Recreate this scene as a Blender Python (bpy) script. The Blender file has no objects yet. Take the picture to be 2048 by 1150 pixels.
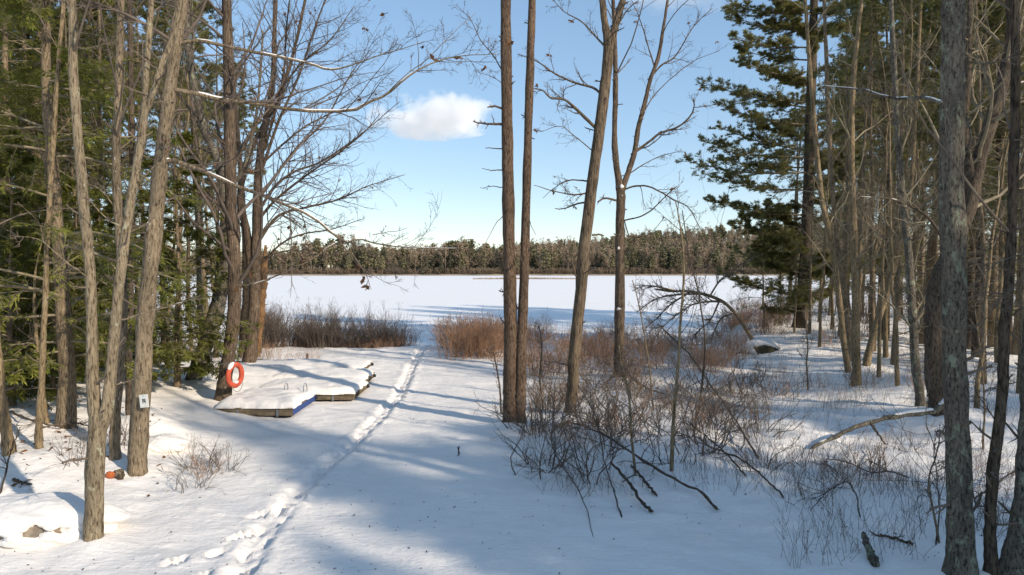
import bpy, math, random
import numpy as np
from mathutils import Vector

S = bpy.context.scene
COL = S.collection
R = math.radians
# ------------------------------------------------------------------ camera, sky, sun, exposure
W0, H0, F = 2048.0, 1150.0, 1366.0
CAM_Z, PITCH = 3.3, math.atan(41.0 / 1366.0)
cam = bpy.data.cameras.new("camera"); cam_o = bpy.data.objects.new("camera", cam); COL.objects.link(cam_o)
cam.sensor_width = 36.0; cam.lens = 36.0 * F / W0; cam.clip_start = 0.1; cam.clip_end = 20000
cam_o.location = (0, 0, CAM_Z); cam_o.rotation_euler = (math.pi / 2 - PITCH, 0, 0)
S.camera = cam_o
SUN_DIR = np.array([0.80, -0.60, 0.0]); SUN_EL = R(28)
wd = bpy.data.worlds.new("World"); S.world = wd; wd.use_nodes = True
nt = wd.node_tree; bg = nt.nodes["Background"]
sky = nt.nodes.new("ShaderNodeTexSky"); sky.sky_type = 'NISHITA'; sky.sun_disc = False
sky.sun_elevation = SUN_EL; sky.sun_rotation = math.atan2(SUN_DIR[0], SUN_DIR[1])
sky.altitude = 400; sky.air_density = 0.9; sky.dust_density = 0.15; sky.ozone_density = 1.8
gm = nt.nodes.new("ShaderNodeGamma"); gm.inputs[1].default_value = 0.56
hs0 = nt.nodes.new("ShaderNodeHueSaturation"); hs0.inputs['Saturation'].default_value = 1.36
nt.links.new(sky.outputs[0], gm.inputs[0]); nt.links.new(gm.outputs[0], hs0.inputs['Color']); nt.links.new(hs0.outputs[0], bg.inputs[0]); bg.inputs[1].default_value = 0.15
sl = bpy.data.lights.new("sun", 'SUN'); sl.energy = 2.0; sl.angle = R(1.0); sl.color = (1.0, 0.88, 0.72)
so = bpy.data.objects.new("sun", sl); COL.objects.link(so)
sv = Vector((SUN_DIR[0] * math.cos(SUN_EL), SUN_DIR[1] * math.cos(SUN_EL), math.sin(SUN_EL)))
so.rotation_euler = sv.to_track_quat('Z', 'Y').to_euler(); so.location = sv * 60
S.view_settings.view_transform = 'Standard'; S.view_settings.look = 'None'
S.view_settings.exposure = 1.28; S.view_settings.gamma = 1.0
S.render.engine = 'CYCLES'
cy = S.cycles
cy.max_bounces = 6; cy.diffuse_bounces = 4; cy.glossy_bounces = 2; cy.transmission_bounces = 2
cy.volume_bounces = 32; cy.transparent_max_bounces = 8; cy.use_denoising = True
cy.caustics_reflective = False; cy.caustics_refractive = False
rng = np.random.default_rng(7); random.seed(7)

# ------------------------------------------------------------------ noise, terrain, unprojection
def vnoise(x, y, seed=0):
    xi = np.floor(x).astype(np.int64); yi = np.floor(y).astype(np.int64)
    xf = x - xi; yf = y - yi
    def h(a, b):
        n = (a * 374761393 + b * 668265263 + seed * 974634777) & 0x7fffffff
        n = ((n ^ (n >> 13)) * 1274126177) & 0x7fffffff
        return ((n ^ (n >> 16)) & 0xffff) / 65535.0
    u = xf * xf * (3 - 2 * xf); v = yf * yf * (3 - 2 * yf)
    return (h(xi, yi) * (1 - u) + h(xi + 1, yi) * u) * (1 - v) + (h(xi, yi + 1) * (1 - u) + h(xi + 1, yi + 1) * u) * v - 0.5
def fbm(x, y, s, o=4, seed=0):
    r = 0; a = 1.0
    for i in range(o):
        r = r + a * vnoise(x / s, y / s, seed + i); a *= 0.5; s *= 0.47
    return r
def sstep(a, b, x):
    t = np.clip((x - a) / (b - a), 0, 1); return t * t * (3 - 2 * t)

def ray(px, py):
    u = (px - 1024.0) / F; v = (575.0 - py) / F
    cp, sp = math.cos(PITCH), math.sin(PITCH)
    return np.array([u, cp + v * sp, -sp + v * cp])
def P(px, py, d):
    r = ray(px, py); return np.array([0, 0, CAM_Z]) + r * (d / r[1])
def flat(px, py, z=0.0):
    r = ray(px, py); k = (z - CAM_Z) / r[2]; return r * k

LAKE = -0.72
def shore(x):
    return 30.5 + 1.5 * np.sin(x * 0.35 + 1) + 2.2 * np.maximum(0, x - 8.5) + 1.7 * np.maximum(0, -x - 10)
TRAIL = np.array([flat(*p)[:2] for p in [(400, 1260), (490, 1130), (540, 1045), (600, 980), (650, 932), (712, 878), (755, 835), (795, 792), (812, 760), (822, 735), (838, 705), (850, 690)]])
def resample(a, n):
    a = np.asarray(a, float)
    seg = np.r_[0, np.cumsum(np.linalg.norm(np.diff(a, axis=0), axis=1))]
    t = np.linspace(0, seg[-1], n)
    return np.stack([np.interp(t, seg, a[:, i]) for i in range(a.shape[1])], 1)
_tr = resample(TRAIL, 90)
_steps = []
for i in range(0, 66):
    p = resample(TRAIL, 66)[i]; q = resample(TRAIL, 66)[min(i + 1, 65)]
    d = (q - p) / (np.linalg.norm(q - p) + 1e-9) if i < 65 else d
    nrm = np.array([-d[1], d[0]]); s = 0.09 if i % 2 else -0.09
    _steps.append((p + nrm * (s + rng.normal(0, .025)), d, 0.065 + rng.normal(0, .02)))
for px, py in [(515, 1030), (478, 1072), (432, 1105), (470, 1135), (402, 1150), (560, 1012), (352, 1122)]:
    p = flat(px, py)[:2]; _steps.append((p, np.array([.55, .83]), 0.10))
MOUNDS = []   # x, y, radius, height: drifts around trunks and on the banks
def base_h(x, y):
    s = shore(x)
    z = -0.95 * sstep(0.95, 1.07, y / s) - 1.2 * sstep(1.07, 1.2, y / s)
    far = sstep(316, 340, y)
    z = z * (1 - far) + far * 0.6
    z = z + 0.55 * sstep(-4.8, -9.0, x) * sstep(8.0, 11.5, y) * (1 - sstep(18, 26, y))
    z = z + 0.45 * sstep(5.5, 13, x) * sstep(9, 16, y) * (1 - sstep(36, 60, y))
    return z
def terr(x, y):
    x = np.asarray(x, float); y = np.asarray(y, float)
    z = base_h(x, y)
    near = 1 - sstep(30, 60, y)
    rgt = sstep(0.5, 4, x) * near
    lft = sstep(-2.5, -6, x) * near
    z = z + near * (0.055 * fbm(x, y, 2.6, 3, 3) + (0.15 * rgt + 0.06 * lft) * fbm(x, y, 1.5, 4, 9))
    z = z + near * (0.028 + 0.025 * (lft + rgt)) * fbm(x * .8 + y * .2, y * 1.1, 0.55, 3, 21)
    cl = near * sstep(-.5, -3, x) * sstep(14, 10, y)
    z = z + cl * .10 * np.maximum(0, vnoise(x / .17, y / .09, 31) - .27) + near * (.014 + .012 * lft) * fbm(x * .8 + y * .3, y * 1.5, .24, 3, 61)
    for mx, my, mr, mh in MOUNDS:
        z = z + mh * np.exp(-((x - mx) ** 2 + (y - my) ** 2) / (mr * mr))
    # the trodden trail
    m = (y < 33) & (x > -9) & (x < 1)
    if np.any(m):
        xs, ys = x[m], y[m]
        dd = np.full(xs.shape, 1e9)
        for i in range(len(_tr) - 1):
            a, b = _tr[i], _tr[i + 1]; ab = b - a; L2 = ab @ ab + 1e-12
            t = np.clip(((xs - a[0]) * ab[0] + (ys - a[1]) * ab[1]) / L2, 0, 1)
            dd = np.minimum(dd, np.hypot(xs - a[0] - t * ab[0], ys - a[1] - t * ab[1]))
        wob = 0.05 * fbm(xs, ys, .4, 3, 55)
        add = -0.06 * (1 - sstep(0.09, 0.18, dd + wob)) + 0.022 * np.exp(-((dd - .25) / .07) ** 2) * (0.6 + 1.6 * fbm(xs, ys, .25, 2, 77))
        add = add + 0.05 * np.where(dd < .4, fbm(xs, ys, .12, 2, 91), 0) * .5
        for (p, d, dep) in _steps:
            u = (xs - p[0]) * d[0] + (ys - p[1]) * d[1]; v = -(xs - p[0]) * d[1] + (ys - p[1]) * d[0]
            q = np.sqrt((u / .16) ** 2 + (v / .07) ** 2) + 1.2 * wob / .1 * .2
            add = add - dep * (1 - sstep(.75, 1.1, q)) + .03 * np.exp(-((q - 1.25) / .18) ** 2)
        z = z.copy(); z[m] += add
    return z
def tz(x, y): return float(terr(np.array([x]), np.array([y]))[0])
def G(px, py):
    z = 0.0
    for _ in range(14):
        p = flat(px, py, z); z = 0.5 * z + 0.5 * float(base_h(np.array([p[0]]), np.array([p[1]]))[0])
    p = flat(px, py, z); return np.array([p[0], p[1], tz(p[0], p[1])])

# ------------------------------------------------------------------ mesh builder
class MB:
    def __init__(s): s.v = []; s.q = []; s.t = []; s.qm = []; s.tm = []; s.n = 0
    def add(s, v, q=None, t=None, m=0):
        v = np.asarray(v, np.float64).reshape(-1, 3)
        if q is not None and len(q): s.q.append(np.asarray(q, np.int64) + s.n); s.qm.append(np.full(len(q), m))
        if t is not None and len(t): s.t.append(np.asarray(t, np.int64) + s.n); s.tm.append(np.full(len(t), m))
        s.v.append(v); s.n += len(v); return s
    def box(s, c, d, rz=0, m=0, tilt=None):
        x, y, z = np.array(d) / 2
        v = np.array([[a * x, b * y, e * z] for a in (-1, 1) for b in (-1, 1) for e in (-1, 1)])
        ca, sa = math.cos(rz), math.sin(rz)
        v = np.stack([v[:, 0] * ca - v[:, 1] * sa, v[:, 0] * sa + v[:, 1] * ca, v[:, 2]], 1) + np.array(c)
        return s.add(v, [[0, 1, 3, 2], [4, 6, 7, 5], [0, 4, 5, 1], [2, 3, 7, 6], [0, 2, 6, 4], [1, 5, 7, 3]], m=m)
    def tubes(s, p, r, k=4, m=0, rough=0.0, cap=False, lobes=0.0):
        p = np.asarray(p, float); r = np.asarray(r, float)
        if p.ndim == 2: p = p[None]; r = r[None]
        B, n, _ = p.shape
        if B == 0: return s
        t = np.gradient(p, axis=1); t /= np.linalg.norm(t, axis=2, keepdims=True) + 1e-12
        mean = t.mean(1); ref = np.zeros_like(mean)
        vert = np.abs(mean[:, 2]) > .75; ref[vert, 0] = 1; ref[~vert, 2] = 1
        b = np.cross(t, ref[:, None, :]); b /= np.linalg.norm(b, axis=2, keepdims=True) + 1e-12
        c = np.cross(b, t)
        a = np.arange(k) * 2 * math.pi / k
        rr = r[:, :, None] * np.ones(k)
        if rough:
            nz = rng.normal(0, 1, (B, n, k))
            nz = (nz + np.roll(nz, 1, 2) + np.roll(nz, 1, 1)) / 1.7
            rr = rr * (1 + rough * nz)
        if lobes:
            zz_ = p[:, :, 2] - p[:, :1, 2]; th_ = a[None, None] * 1.0; f1, f2 = rng.uniform(0, 6.28, 2)
            rr = rr * (1 + (lobes * np.exp(-zz_ / .28) + .05)[..., None] * (np.cos(4 * th_ + f1 + .5 * zz_[..., None]) * .6 + np.cos(7 * th_ + f2 - .8 * zz_[..., None]) * .4))
        v = p[:, :, None, :] + rr[..., None] * (np.cos(a)[None, None, :, None] * b[:, :, None, :] + np.sin(a)[None, None, :, None] * c[:, :, None, :])
        i = np.arange(n - 1)[:, None] * k; j = np.arange(k)[None]; j2 = (j + 1) % k
        q = np.stack([i + j, i + j2, i + k + j2, i + k + j], -1).reshape(-1, 4)
        q = (q[None] + (np.arange(B) * n * k)[:, None, None]).reshape(-1, 4)
        off = s.n; s.add(v, q, m=m)
        if cap:
            for bi in range(B):
                e = p[bi, -1]; tri = [[(n - 1) * k + x, (n - 1) * k + (x + 1) % k, -1] for x in range(k)]
                o = off + bi * n * k; ci = s.n
                s.v.append(e[None] + t[bi, -1] * r[bi, -1] * .15); s.n += 1
                s.t.append(np.array([[o + x[0], o + x[1], ci] for x in tri])); s.tm.append(np.full(k, m))
        return s
    def leaves(s, c, d, w, ln, wd_, m=0):
        """diamond leaves or needle sprays: base c, direction d, half-width direction w"""
        M = len(c)
        if M == 0: return s
        ln = np.broadcast_to(ln, (M,))[:, None]; wd_ = np.broadcast_to(wd_, (M,))[:, None]
        v = np.stack([c, c + d * ln * .45 + w * wd_ * .5, c + d * ln, c + d * ln * .45 - w * wd_ * .5], 1)
        q = np.arange(M)[:, None] * 4 + np.arange(4)[None]
        return s.add(v, q, m=m)
    def build(s, name, mats, parent=None, origin=(0, 0, 0), smooth=True):
        me = bpy.data.meshes.new(name)
        v = np.concatenate(s.v) - np.asarray(origin, float)
        q = np.concatenate(s.q) if s.q else np.zeros((0, 4), int); t = np.concatenate(s.t) if s.t else np.zeros((0, 3), int)
        nl = q.size + t.size; npol = len(q) + len(t)
        me.vertices.add(len(v)); me.vertices.foreach_set("co", v.astype(np.float32).ravel())
        me.loops.add(nl); me.loops.foreach_set("vertex_index", np.r_[q.ravel(), t.ravel()].astype(np.int32))
        me.polygons.add(npol)
        me.polygons.foreach_set("loop_start", np.r_[np.arange(len(q)) * 4, q.size + np.arange(len(t)) * 3].astype(np.int32))
        mi = np.r_[np.concatenate(s.qm) if s.qm else [], np.concatenate(s.tm) if s.tm else []].astype(np.int32)
        if not isinstance(mats, (list, tuple)): mats = [mats]
        for x in mats: me.materials.append(x)
        me.polygons.foreach_set("material_index", mi)
        me.polygons.foreach_set("use_smooth", np.full(npol, smooth))
        me.update(calc_edges=True)
        o = bpy.data.objects.new(name, me); COL.objects.link(o)
        if parent is not None: o.parent = parent
        return o
def thing(name, label, cat, loc=(0, 0, 0), group=None, rz=0):
    o = bpy.data.objects.new(name, None); COL.objects.link(o)
    o.location = tuple(float(v) for v in loc); o.rotation_euler = (0, 0, rz); o.empty_display_size = .2
    o["label"] = label; o["category"] = cat
    if group: o["group"] = group
    return o
def tag(o, label, cat, group=None):
    o["label"] = label; o["category"] = cat
    if group: o["group"] = group
    return o
def dup(root, loc, rz=0, sc=1.0, label=None, group=None, lean=(0, 0)):
    r = root.copy(); COL.objects.link(r); r.location = tuple(float(v) for v in loc)
    r.rotation_euler = (lean[0], lean[1], rz); r.scale = (sc, sc, sc)
    if label: r["label"] = label
    if group: r["group"] = group
    for ch in list(root.children):
        c = ch.copy(); COL.objects.link(c); c.parent = r
    return r

# ------------------------------------------------------------------ materials
def mat(name):
    m = bpy.data.materials.new(name); m.use_nodes = True; n = m.node_tree
    return m, n, n.nodes["Principled BSDF"], n.links.new
def ramp(n, stops):
    r = n.nodes.new("ShaderNodeValToRGB"); e = r.color_ramp.elements
    while len(e) < len(stops): e.new(0.5)
    for k, (p, c) in enumerate(stops): e[k].position = p; e[k].color = (*c, 1)
    return r
def noise(n, l, scale, mapping=(1, 1, 1), detail=5, rough=.6, coord='Object'):
    tc = n.nodes.new("ShaderNodeTexCoord"); mp = n.nodes.new("ShaderNodeMapping"); mp.inputs['Scale'].default_value = mapping
    nz = n.nodes.new("ShaderNodeTexNoise"); nz.inputs['Scale'].default_value = scale; nz.inputs['Detail'].default_value = detail
    nz.inputs['Roughness'].default_value = rough
    l(tc.outputs[coord], mp.inputs[0]); l(mp.outputs[0], nz.inputs['Vector']); return nz.outputs['Fac']
def mixc(n, l, fac, a, b):
    x = n.nodes.new("ShaderNodeMix"); x.data_type = 'RGBA'
    for s, v in ((0, fac), (6, a), (7, b)):
        if isinstance(v, (float, int)): x.inputs[s].default_value = v
        elif isinstance(v, tuple): x.inputs[s].default_value = (*v, 1)
        else: l(v, x.inputs[s])
    return x.outputs[2]
def bump(n, l, h, bs, strength=.5, dist=.02):
    b = n.nodes.new("ShaderNodeBump"); b.inputs['Strength'].default_value = strength; b.inputs['Distance'].default_value = dist
    l(h, b.inputs['Height']); l(b.outputs[0], bs.inputs['Normal']); return b

def bark(name, dark, light, lichen=None, lich_at=.6, fleck=0.0, ridge=(46, 46, 8.5), depth=.03, objrand=True):
    m, n, bs, l = mat(name)
    a = noise(n, l, 1.0, ridge, 8, .72)
    r = ramp(n, [(.40, tuple(v * .55 for v in dark)), (.48, tuple((x + y) / 2 for x, y in zip(dark, light))), (.62, light), (.75, tuple(v * 1.25 for v in light))]); l(a, r.inputs[0])
    c = r.outputs[0]
    g = noise(n, l, 3.0, (1, 1, .5), 4, .6); gr = ramp(n, [(.3, (.62, .62, .62)), (.7, (1.25, 1.22, 1.18))]); l(g, gr.inputs[0])
    x = n.nodes.new("ShaderNodeMix"); x.data_type = 'RGBA'; x.blend_type = 'MULTIPLY'; x.inputs[0].default_value = 1
    l(c, x.inputs[6]); l(gr.outputs[0], x.inputs[7]); c = x.outputs[2]
    if lichen:
        b = noise(n, l, 9.0, (1, 1, .6), 7, .75); lr = ramp(n, [(lich_at, (0, 0, 0)), (lich_at + .07, (1, 1, 1))]); l(b, lr.inputs[0])
        c = mixc(n, l, lr.outputs[0], c, lichen)
    if fleck:
        b = noise(n, l, 1.0, (42, 42, 13), 3, .6); lr = ramp(n, [(fleck, (0, 0, 0)), (fleck + .03, (1, 1, 1))]); l(b, lr.inputs[0])
        c = mixc(n, l, lr.outputs[0], c, (.75, .76, .8))
    l(c, bs.inputs['Base Color']); bs.inputs['Roughness'].default_value = .9; bs.inputs['Specular IOR Level'].default_value = .2
    bump(n, l, a, bs, 1.0, depth); return m
def plain(name, c, rough=.8, var=.25, scale=6.0, spec=.3, metal=0):
    m, n, bs, l = mat(name)
    a = noise(n, l, scale, (1, 1, 1), 4, .6)
    r = ramp(n, [(.3, tuple(v * (1 - var) for v in c)), (.7, tuple(min(1, v * (1 + var)) for v in c))]); l(a, r.inputs[0])
    l(r.outputs[0], bs.inputs['Base Color']); bs.inputs['Roughness'].default_value = rough
    bs.inputs['Specular IOR Level'].default_value = spec; bs.inputs['Metallic'].default_value = metal
    bump(n, l, a, bs, .3, .005); return m
def needles(name, c1, c2, trans=.25):
    m, n, bs, l = mat(name)
    a = noise(n, l, 1.3, (1, 1, 1), 3, .6); b = n.nodes.new("ShaderNodeObjectInfo")
    r = ramp(n, [(.32, c1), (.68, c2)]); l(a, r.inputs[0])
    hs = n.nodes.new("ShaderNodeHueSaturation"); mr = n.nodes.new("ShaderNodeMapRange"); mr.inputs[3].default_value = .75; mr.inputs[4].default_value = 1.25
    l(b.outputs['Random'], mr.inputs[0]); l(mr.outputs[0], hs.inputs['Value']); l(r.outputs[0], hs.inputs['Color'])
    l(hs.outputs[0], bs.inputs['Base Color']); bs.inputs['Roughness'].default_value = .6; bs.inputs['Specular IOR Level'].default_value = .25
    tr = n.nodes.new("ShaderNodeBsdfTranslucent"); l(hs.outputs[0], tr.inputs[0])
    mx = n.nodes.new("ShaderNodeMixShader"); mx.inputs[0].default_value = trans
    l(bs.outputs[0], mx.inputs[1]); l(tr.outputs[0], mx.inputs[2]); l(mx.outputs[0], n.nodes["Material Output"].inputs[0]); return m

def snow_mat(name, fine=True, col=(.90, .845, .785)):
    m, n, bs, l = mat(name)
    a = noise(n, l, .7, (1, 1, 1), 5, .6, 'Object'); r = ramp(n, [(.3, tuple(v * .95 for v in col)), (.7, col)]); l(a, r.inputs[0])
    l(r.outputs[0], bs.inputs['Base Color']); bs.inputs['Roughness'].default_value = .65; bs.inputs['Specular IOR Level'].default_value = .25
    if fine:
        b = noise(n, l, 1.0, (9, 14, 9), 6, .65); k = bump(n, l, b, bs, .75, .04)
        b2 = noise(n, l, 70.0, (1, 1, 1), 3, .6); k2 = n.nodes.new("ShaderNodeBump"); k2.inputs['Strength'].default_value = .35; k2.inputs['Distance'].default_value = .006
        l(b2, k2.inputs['Height']); l(k.outputs[0], k2.inputs['Normal']); l(k2.outputs[0], bs.inputs['Normal'])
    else:
        b = noise(n, l, 1.0, (.05, .35, .3), 5, .6); bump(n, l, b, bs, .25, .15)
    return m
M = {}
M['snow'] = snow_mat("snow"); M['hill'] = plain('brushy_forest_floor', (.30, .245, .18), .95, .5, .09)
M['lake'] = snow_mat("lake_snow", False, (.91, .87, .83))
M['pale'] = bark("pale_grey_bark", (.13, .098, .062), (.34, .275, .185), (.40, .39, .27), .58, .755)
M['sign'] = bark("grey_ridged_bark", (.115, .085, .054), (.31, .245, .165), (.36, .36, .24), .64, .70)
M['brown'] = bark("brown_plated_bark", (.055, .038, .026), (.185, .124, .084), None, .6, .77, (42, 42, 11), .03)
M['oak'] = bark("dark_oak_bark", (.055, .040, .029), (.20, .145, .10), (.22, .23, .17), .68, .69, (40, 40, 5), .04)
M['ash'] = bark("ridged_grey_brown_bark", (.07, .052, .035), (.24, .18, .12), (.24, .25, .19), .68, 0, (40, 40, 4.5), .04)
M['maple'] = bark("lichened_maple_bark", (.065, .056, .045), (.20, .17, .132), (.25, .265, .185), .54, 0, (44, 44, 15), .03)
M['dark'] = bark("dark_wet_bark", (.042, .032, .023), (.15, .115, .082), (.11, .12, .075), .66)
M['tan'] = bark("yellowish_thin_bark", (.14, .10, .058), (.35, .265, .155), (.33, .33, .24), .62)
M['bg'] = bark("woodland_bark", (.10, .074, .048), (.30, .23, .15), (.19, .20, .14), .62)
M['peel'] = bark("orange_rotten_wood", (.09, .05, .028), (.30, .175, .085), None, .6, 0, (40, 40, 5), .03)
M['twig'] = plain("grey_brown_twig", (.125, .096, .076), .85, .35, 3)
M['twig_l'] = plain("pale_twig", (.15, .115, .085), .85, .35, 3)
M['twig_r'] = plain("reddish_twig", (.38, .225, .135), .85, .4, 2)
M['twig_d'] = plain("dead_conifer_twig", (.24, .195, .125), .9, .4, 3)
M['straw'] = plain("dry_grass", (.27, .185, .095), .9, .35, 2)
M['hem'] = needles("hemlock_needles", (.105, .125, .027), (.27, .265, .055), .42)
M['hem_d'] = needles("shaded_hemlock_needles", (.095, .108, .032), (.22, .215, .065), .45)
M['pine'] = needles("pine_needles", (.17, .168, .055), (.34, .315, .115), .5)
M['leaf'] = needles("dry_brown_leaf", (.12, .055, .025), (.24, .12, .05))
M['rock'] = plain("granite", (.20, .165, .13), .9, .4, 9)
M['moss'] = plain("mossy_rock", (.06, .055, .030), .95, .5, 7)
M['wood'] = bark("weathered_dock_wood", (.10, .078, .052), (.23, .18, .12), None, .6, 0, (3, 30, 40), .01)
M['blue'] = plain("blue_painted_board", (.03, .065, .21), .6, .25, 14)
M['metal'] = plain("galvanised_steel", (.33, .34, .36), .4, .2, 12, .5, .9)
M['black'] = plain("black_rubber", (.02, .02, .022), .7, .2, 8)
M['orange'] = plain("orange_red_vinyl", (.50, .085, .042), .75, .28, 9, .3)
M['orange2'] = plain("orange_wood", (.45, .12, .035), .8, .4, 20)
M['white'] = plain("white_plastic", (.62, .62, .58), .5, .1, 12)
M['ink'] = plain("black_ink", (.02, .02, .02), .6, .1, 12)
M['rope'] = plain("grey_rope", (.30, .28, .22), .9, .2, 30)

# ------------------------------------------------------------------ growth
def norm(v): return v / (np.linalg.norm(v, axis=-1, keepdims=True) + 1e-12)
def smooth_path(pts, n):
    pts = np.asarray(pts, float); m = len(pts)
    e = np.vstack([2 * pts[0] - pts[1], pts, 2 * pts[-1] - pts[-2]])
    t = np.linspace(0, m - 1 - 1e-9, n); i = t.astype(int); f = (t - i)[:, None]
    a, b, c, d = e[i], e[i + 1], e[i + 2], e[i + 3]
    return .5 * (2 * b + (c - a) * f + (2 * a - 5 * b + 4 * c - d) * f ** 2 + (3 * b - a - 3 * c + d) * f ** 3)
def grow(g, Sp, D, L, R0, n, wander, trop, tip=.3):
    Sp = np.asarray(Sp, float); D = norm(np.asarray(D, float)); Mn = len(Sp)
    out = np.empty((Mn, n, 3)); out[:, 0] = Sp; st = (np.asarray(L) / (n - 1))[:, None]
    bend = g.normal(0, wander * .5, (Mn, 3))
    for i in range(1, n):
        D = norm(D + g.normal(0, wander, (Mn, 3)) + bend + np.array([0, 0, trop]))
        out[:, i] = out[:, i - 1] + D * st
    rad = np.asarray(R0)[:, None] * np.linspace(1, tip, n)[None]
    return out, rad
def branch(g, p, r, m, t0=.2, t1=1, ang=(35, 65), ln=(.3, .5), rf=.6, n=6, wander=.18, trop=.05, flatten=0.0, tip=.3, rmin=.002, absl=None, shrink=.5):
    B, N, _ = p.shape
    if B == 0: return np.zeros((0, n, 3)), np.zeros((0, n))
    t = g.uniform(t0, t1, (B, m)); f = t * (N - 1); i = np.clip(f.astype(int), 0, N - 2); fr = (f - i)[..., None]
    bi = np.arange(B)[:, None]
    pos = p[bi, i] * (1 - fr) + p[bi, i + 1] * fr; tan = norm(p[bi, i + 1] - p[bi, i])
    rad = r[bi, i] * (1 - fr[..., 0]) + r[bi, i + 1] * fr[..., 0]
    w = g.normal(0, 1, (B, m, 3)); w[..., 2] *= (1 - flatten)
    w = norm(w - (w * tan).sum(-1, keepdims=True) * tan)
    a = np.radians(g.uniform(*ang, (B, m)))[..., None]
    d = np.cos(a) * tan + np.sin(a) * w
    tot = np.linalg.norm(np.diff(p, axis=1), axis=2).sum(1)[:, None]
    L = (absl if absl is not None else tot) * g.uniform(*ln, (B, m)) * (1 - shrink * (t - t0) / (t1 - t0 + 1e-9))
    return grow(g, pos.reshape(-1, 3), d.reshape(-1, 3), L.ravel(), np.maximum(rmin, rad.ravel() * rf), n, wander, trop, tip)

def snow_ridge(g, p, r, keep, root, og):
    """a ridge of snow along the upper side of a limb; it sinks into the wood where none has stayed"""
    n = 60; t = np.linspace(0, len(p) - 1, n); q = np.stack([np.interp(t, np.arange(len(p)), p[:, i]) for i in range(3)], 1); rr = np.interp(t, np.arange(len(r)), r)
    on = np.clip((vnoise(np.arange(n) * .21 + g.uniform(0, 90), np.zeros(n), int(g.integers(1, 999))) + keep - .48) * 5, 0, 1)
    tn = norm(np.gradient(q, axis=0)); on *= np.clip((.85 - np.abs(tn[:, 2])) * 5, 0, 1); on[0] = on[-1] = 0
    if on.max() < .2: return
    q[:, 2] += rr * .65 * on; MB().tubes(q, np.maximum(rr * .45, (.25 + .5 * on) * np.maximum(rr, .006)), 7).build("snow_ridge", M['snow'], root, og)

def leaf_bits(mb, g, p, cnt, size=.10, m=0):
    B, n, _ = p.shape; b = g.integers(0, B, cnt); c = p[b, n - 1]
    for _ in range(3):
        d = norm(g.normal(0, 1, (cnt, 3)) + np.array([0, 0, -.6])); w = norm(np.cross(d, g.normal(0, 1, (cnt, 3))))
        mb.leaves(c, d, w, size * g.uniform(.6, 1.3, cnt), size * .7, m)

# ---- prototypes -----------------------------------------------------------------------------
def trunk_path(g, Hh, lean=.02, n=14, wob=.012):
    z = np.linspace(0, 1, n); p = np.zeros((n, 3)); p[:, 2] = z * Hh
    a = g.uniform(0, 6.28); p[:, 0] += math.cos(a) * lean * Hh * z ** 1.3; p[:, 1] += math.sin(a) * lean * Hh * z ** 1.3
    p[1:, :2] += np.cumsum(g.normal(0, wob * Hh / n * 3, (n - 1, 2)), 0); p[0, 2] = -.25; return p
def trunk_rad(r0, n, tip=.12, flare=.35):
    z = np.linspace(0, 1, n); return r0 * ((1 - z) ** .85 * (1 - tip) + tip + flare * np.exp(-z * 28))
def conifer_limbs(g, tp, tr, Hh, cb, ml, count, kind):
    n = len(tp); zz = np.sort(g.uniform(cb, .985, count)); f = zz * (n - 1); i = np.clip(f.astype(int), 0, n - 2); fr = (f - i)[:, None]
    pos = tp[i] * (1 - fr) + tp[i + 1] * fr; az = g.uniform(0, 6.283, count)
    rel = (zz - cb) / (1 - cb)
    L = ml * np.clip((1 - rel) ** .75, .08, 1) * np.clip(.35 + rel * 4, 0, 1) * g.uniform(.65, 1.1, count) + .25
    el = {'hem': g.uniform(-.05, .45, count), 'pine': g.uniform(.0, .45, count) + rel * .5, 'dead': g.uniform(-.35, .2, count)}[kind]
    d = np.stack([np.cos(az) * np.cos(el), np.sin(az) * np.cos(el), np.sin(el)], 1)
    rr = tr[i] * .28 * np.clip(L / ml, .25, 1)
    return grow(g, pos, d, L, np.minimum(rr, .035) + .004, 9, .07, {'hem': -.045, 'pine': .03, 'dead': -.02}[kind], .25)
def hem_foliage(mb, g, p, r, tw, m=12, q=11, ln=.12, wd_=.03):
    sp, sr = branch(g, p, r, m, .18, .99, (35, 65), (.22, .42), .4, 5, .10, -.05, .88, .4, .002)
    tw.tubes(sp, sr, 3)
    allp = [sp]; 
    s2, r2 = branch(g, sp, sr, 4, .2, .95, (35, 60), (.3, .5), .6, 4, .1, -.05, .88, .5, .0015); tw.tubes(s2, r2, 3)
    for src, k in ((sp, q), (s2, max(4, q // 2)), (p, q)):
        B, n, _ = src.shape; t = g.uniform(.12 if src is not p else .4, 1, (B, k)) * (n - 1); i = np.clip(t.astype(int), 0, n - 2); fr = (t - i)[..., None]; bi = np.arange(B)[:, None]
        c = (src[bi, i] * (1 - fr) + src[bi, i + 1] * fr).reshape(-1, 3); tan = norm(src[bi, i + 1] - src[bi, i]).reshape(-1, 3)
        up = norm(np.array([0, 0, 1.]) + g.normal(0, .28, c.shape)); side = norm(np.cross(tan, up)) * np.where(g.random(len(c)) < .5, 1, -1)[:, None]
        d = norm(tan * .75 + side * g.uniform(.2, 1, len(c))[:, None] + np.array([0, 0, -.12])); w = norm(np.cross(d, up))
        mb.leaves(c, d, w, ln * g.uniform(.6, 1.3, len(c)), wd_ * g.uniform(.7, 1.2, len(c)))
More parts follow.
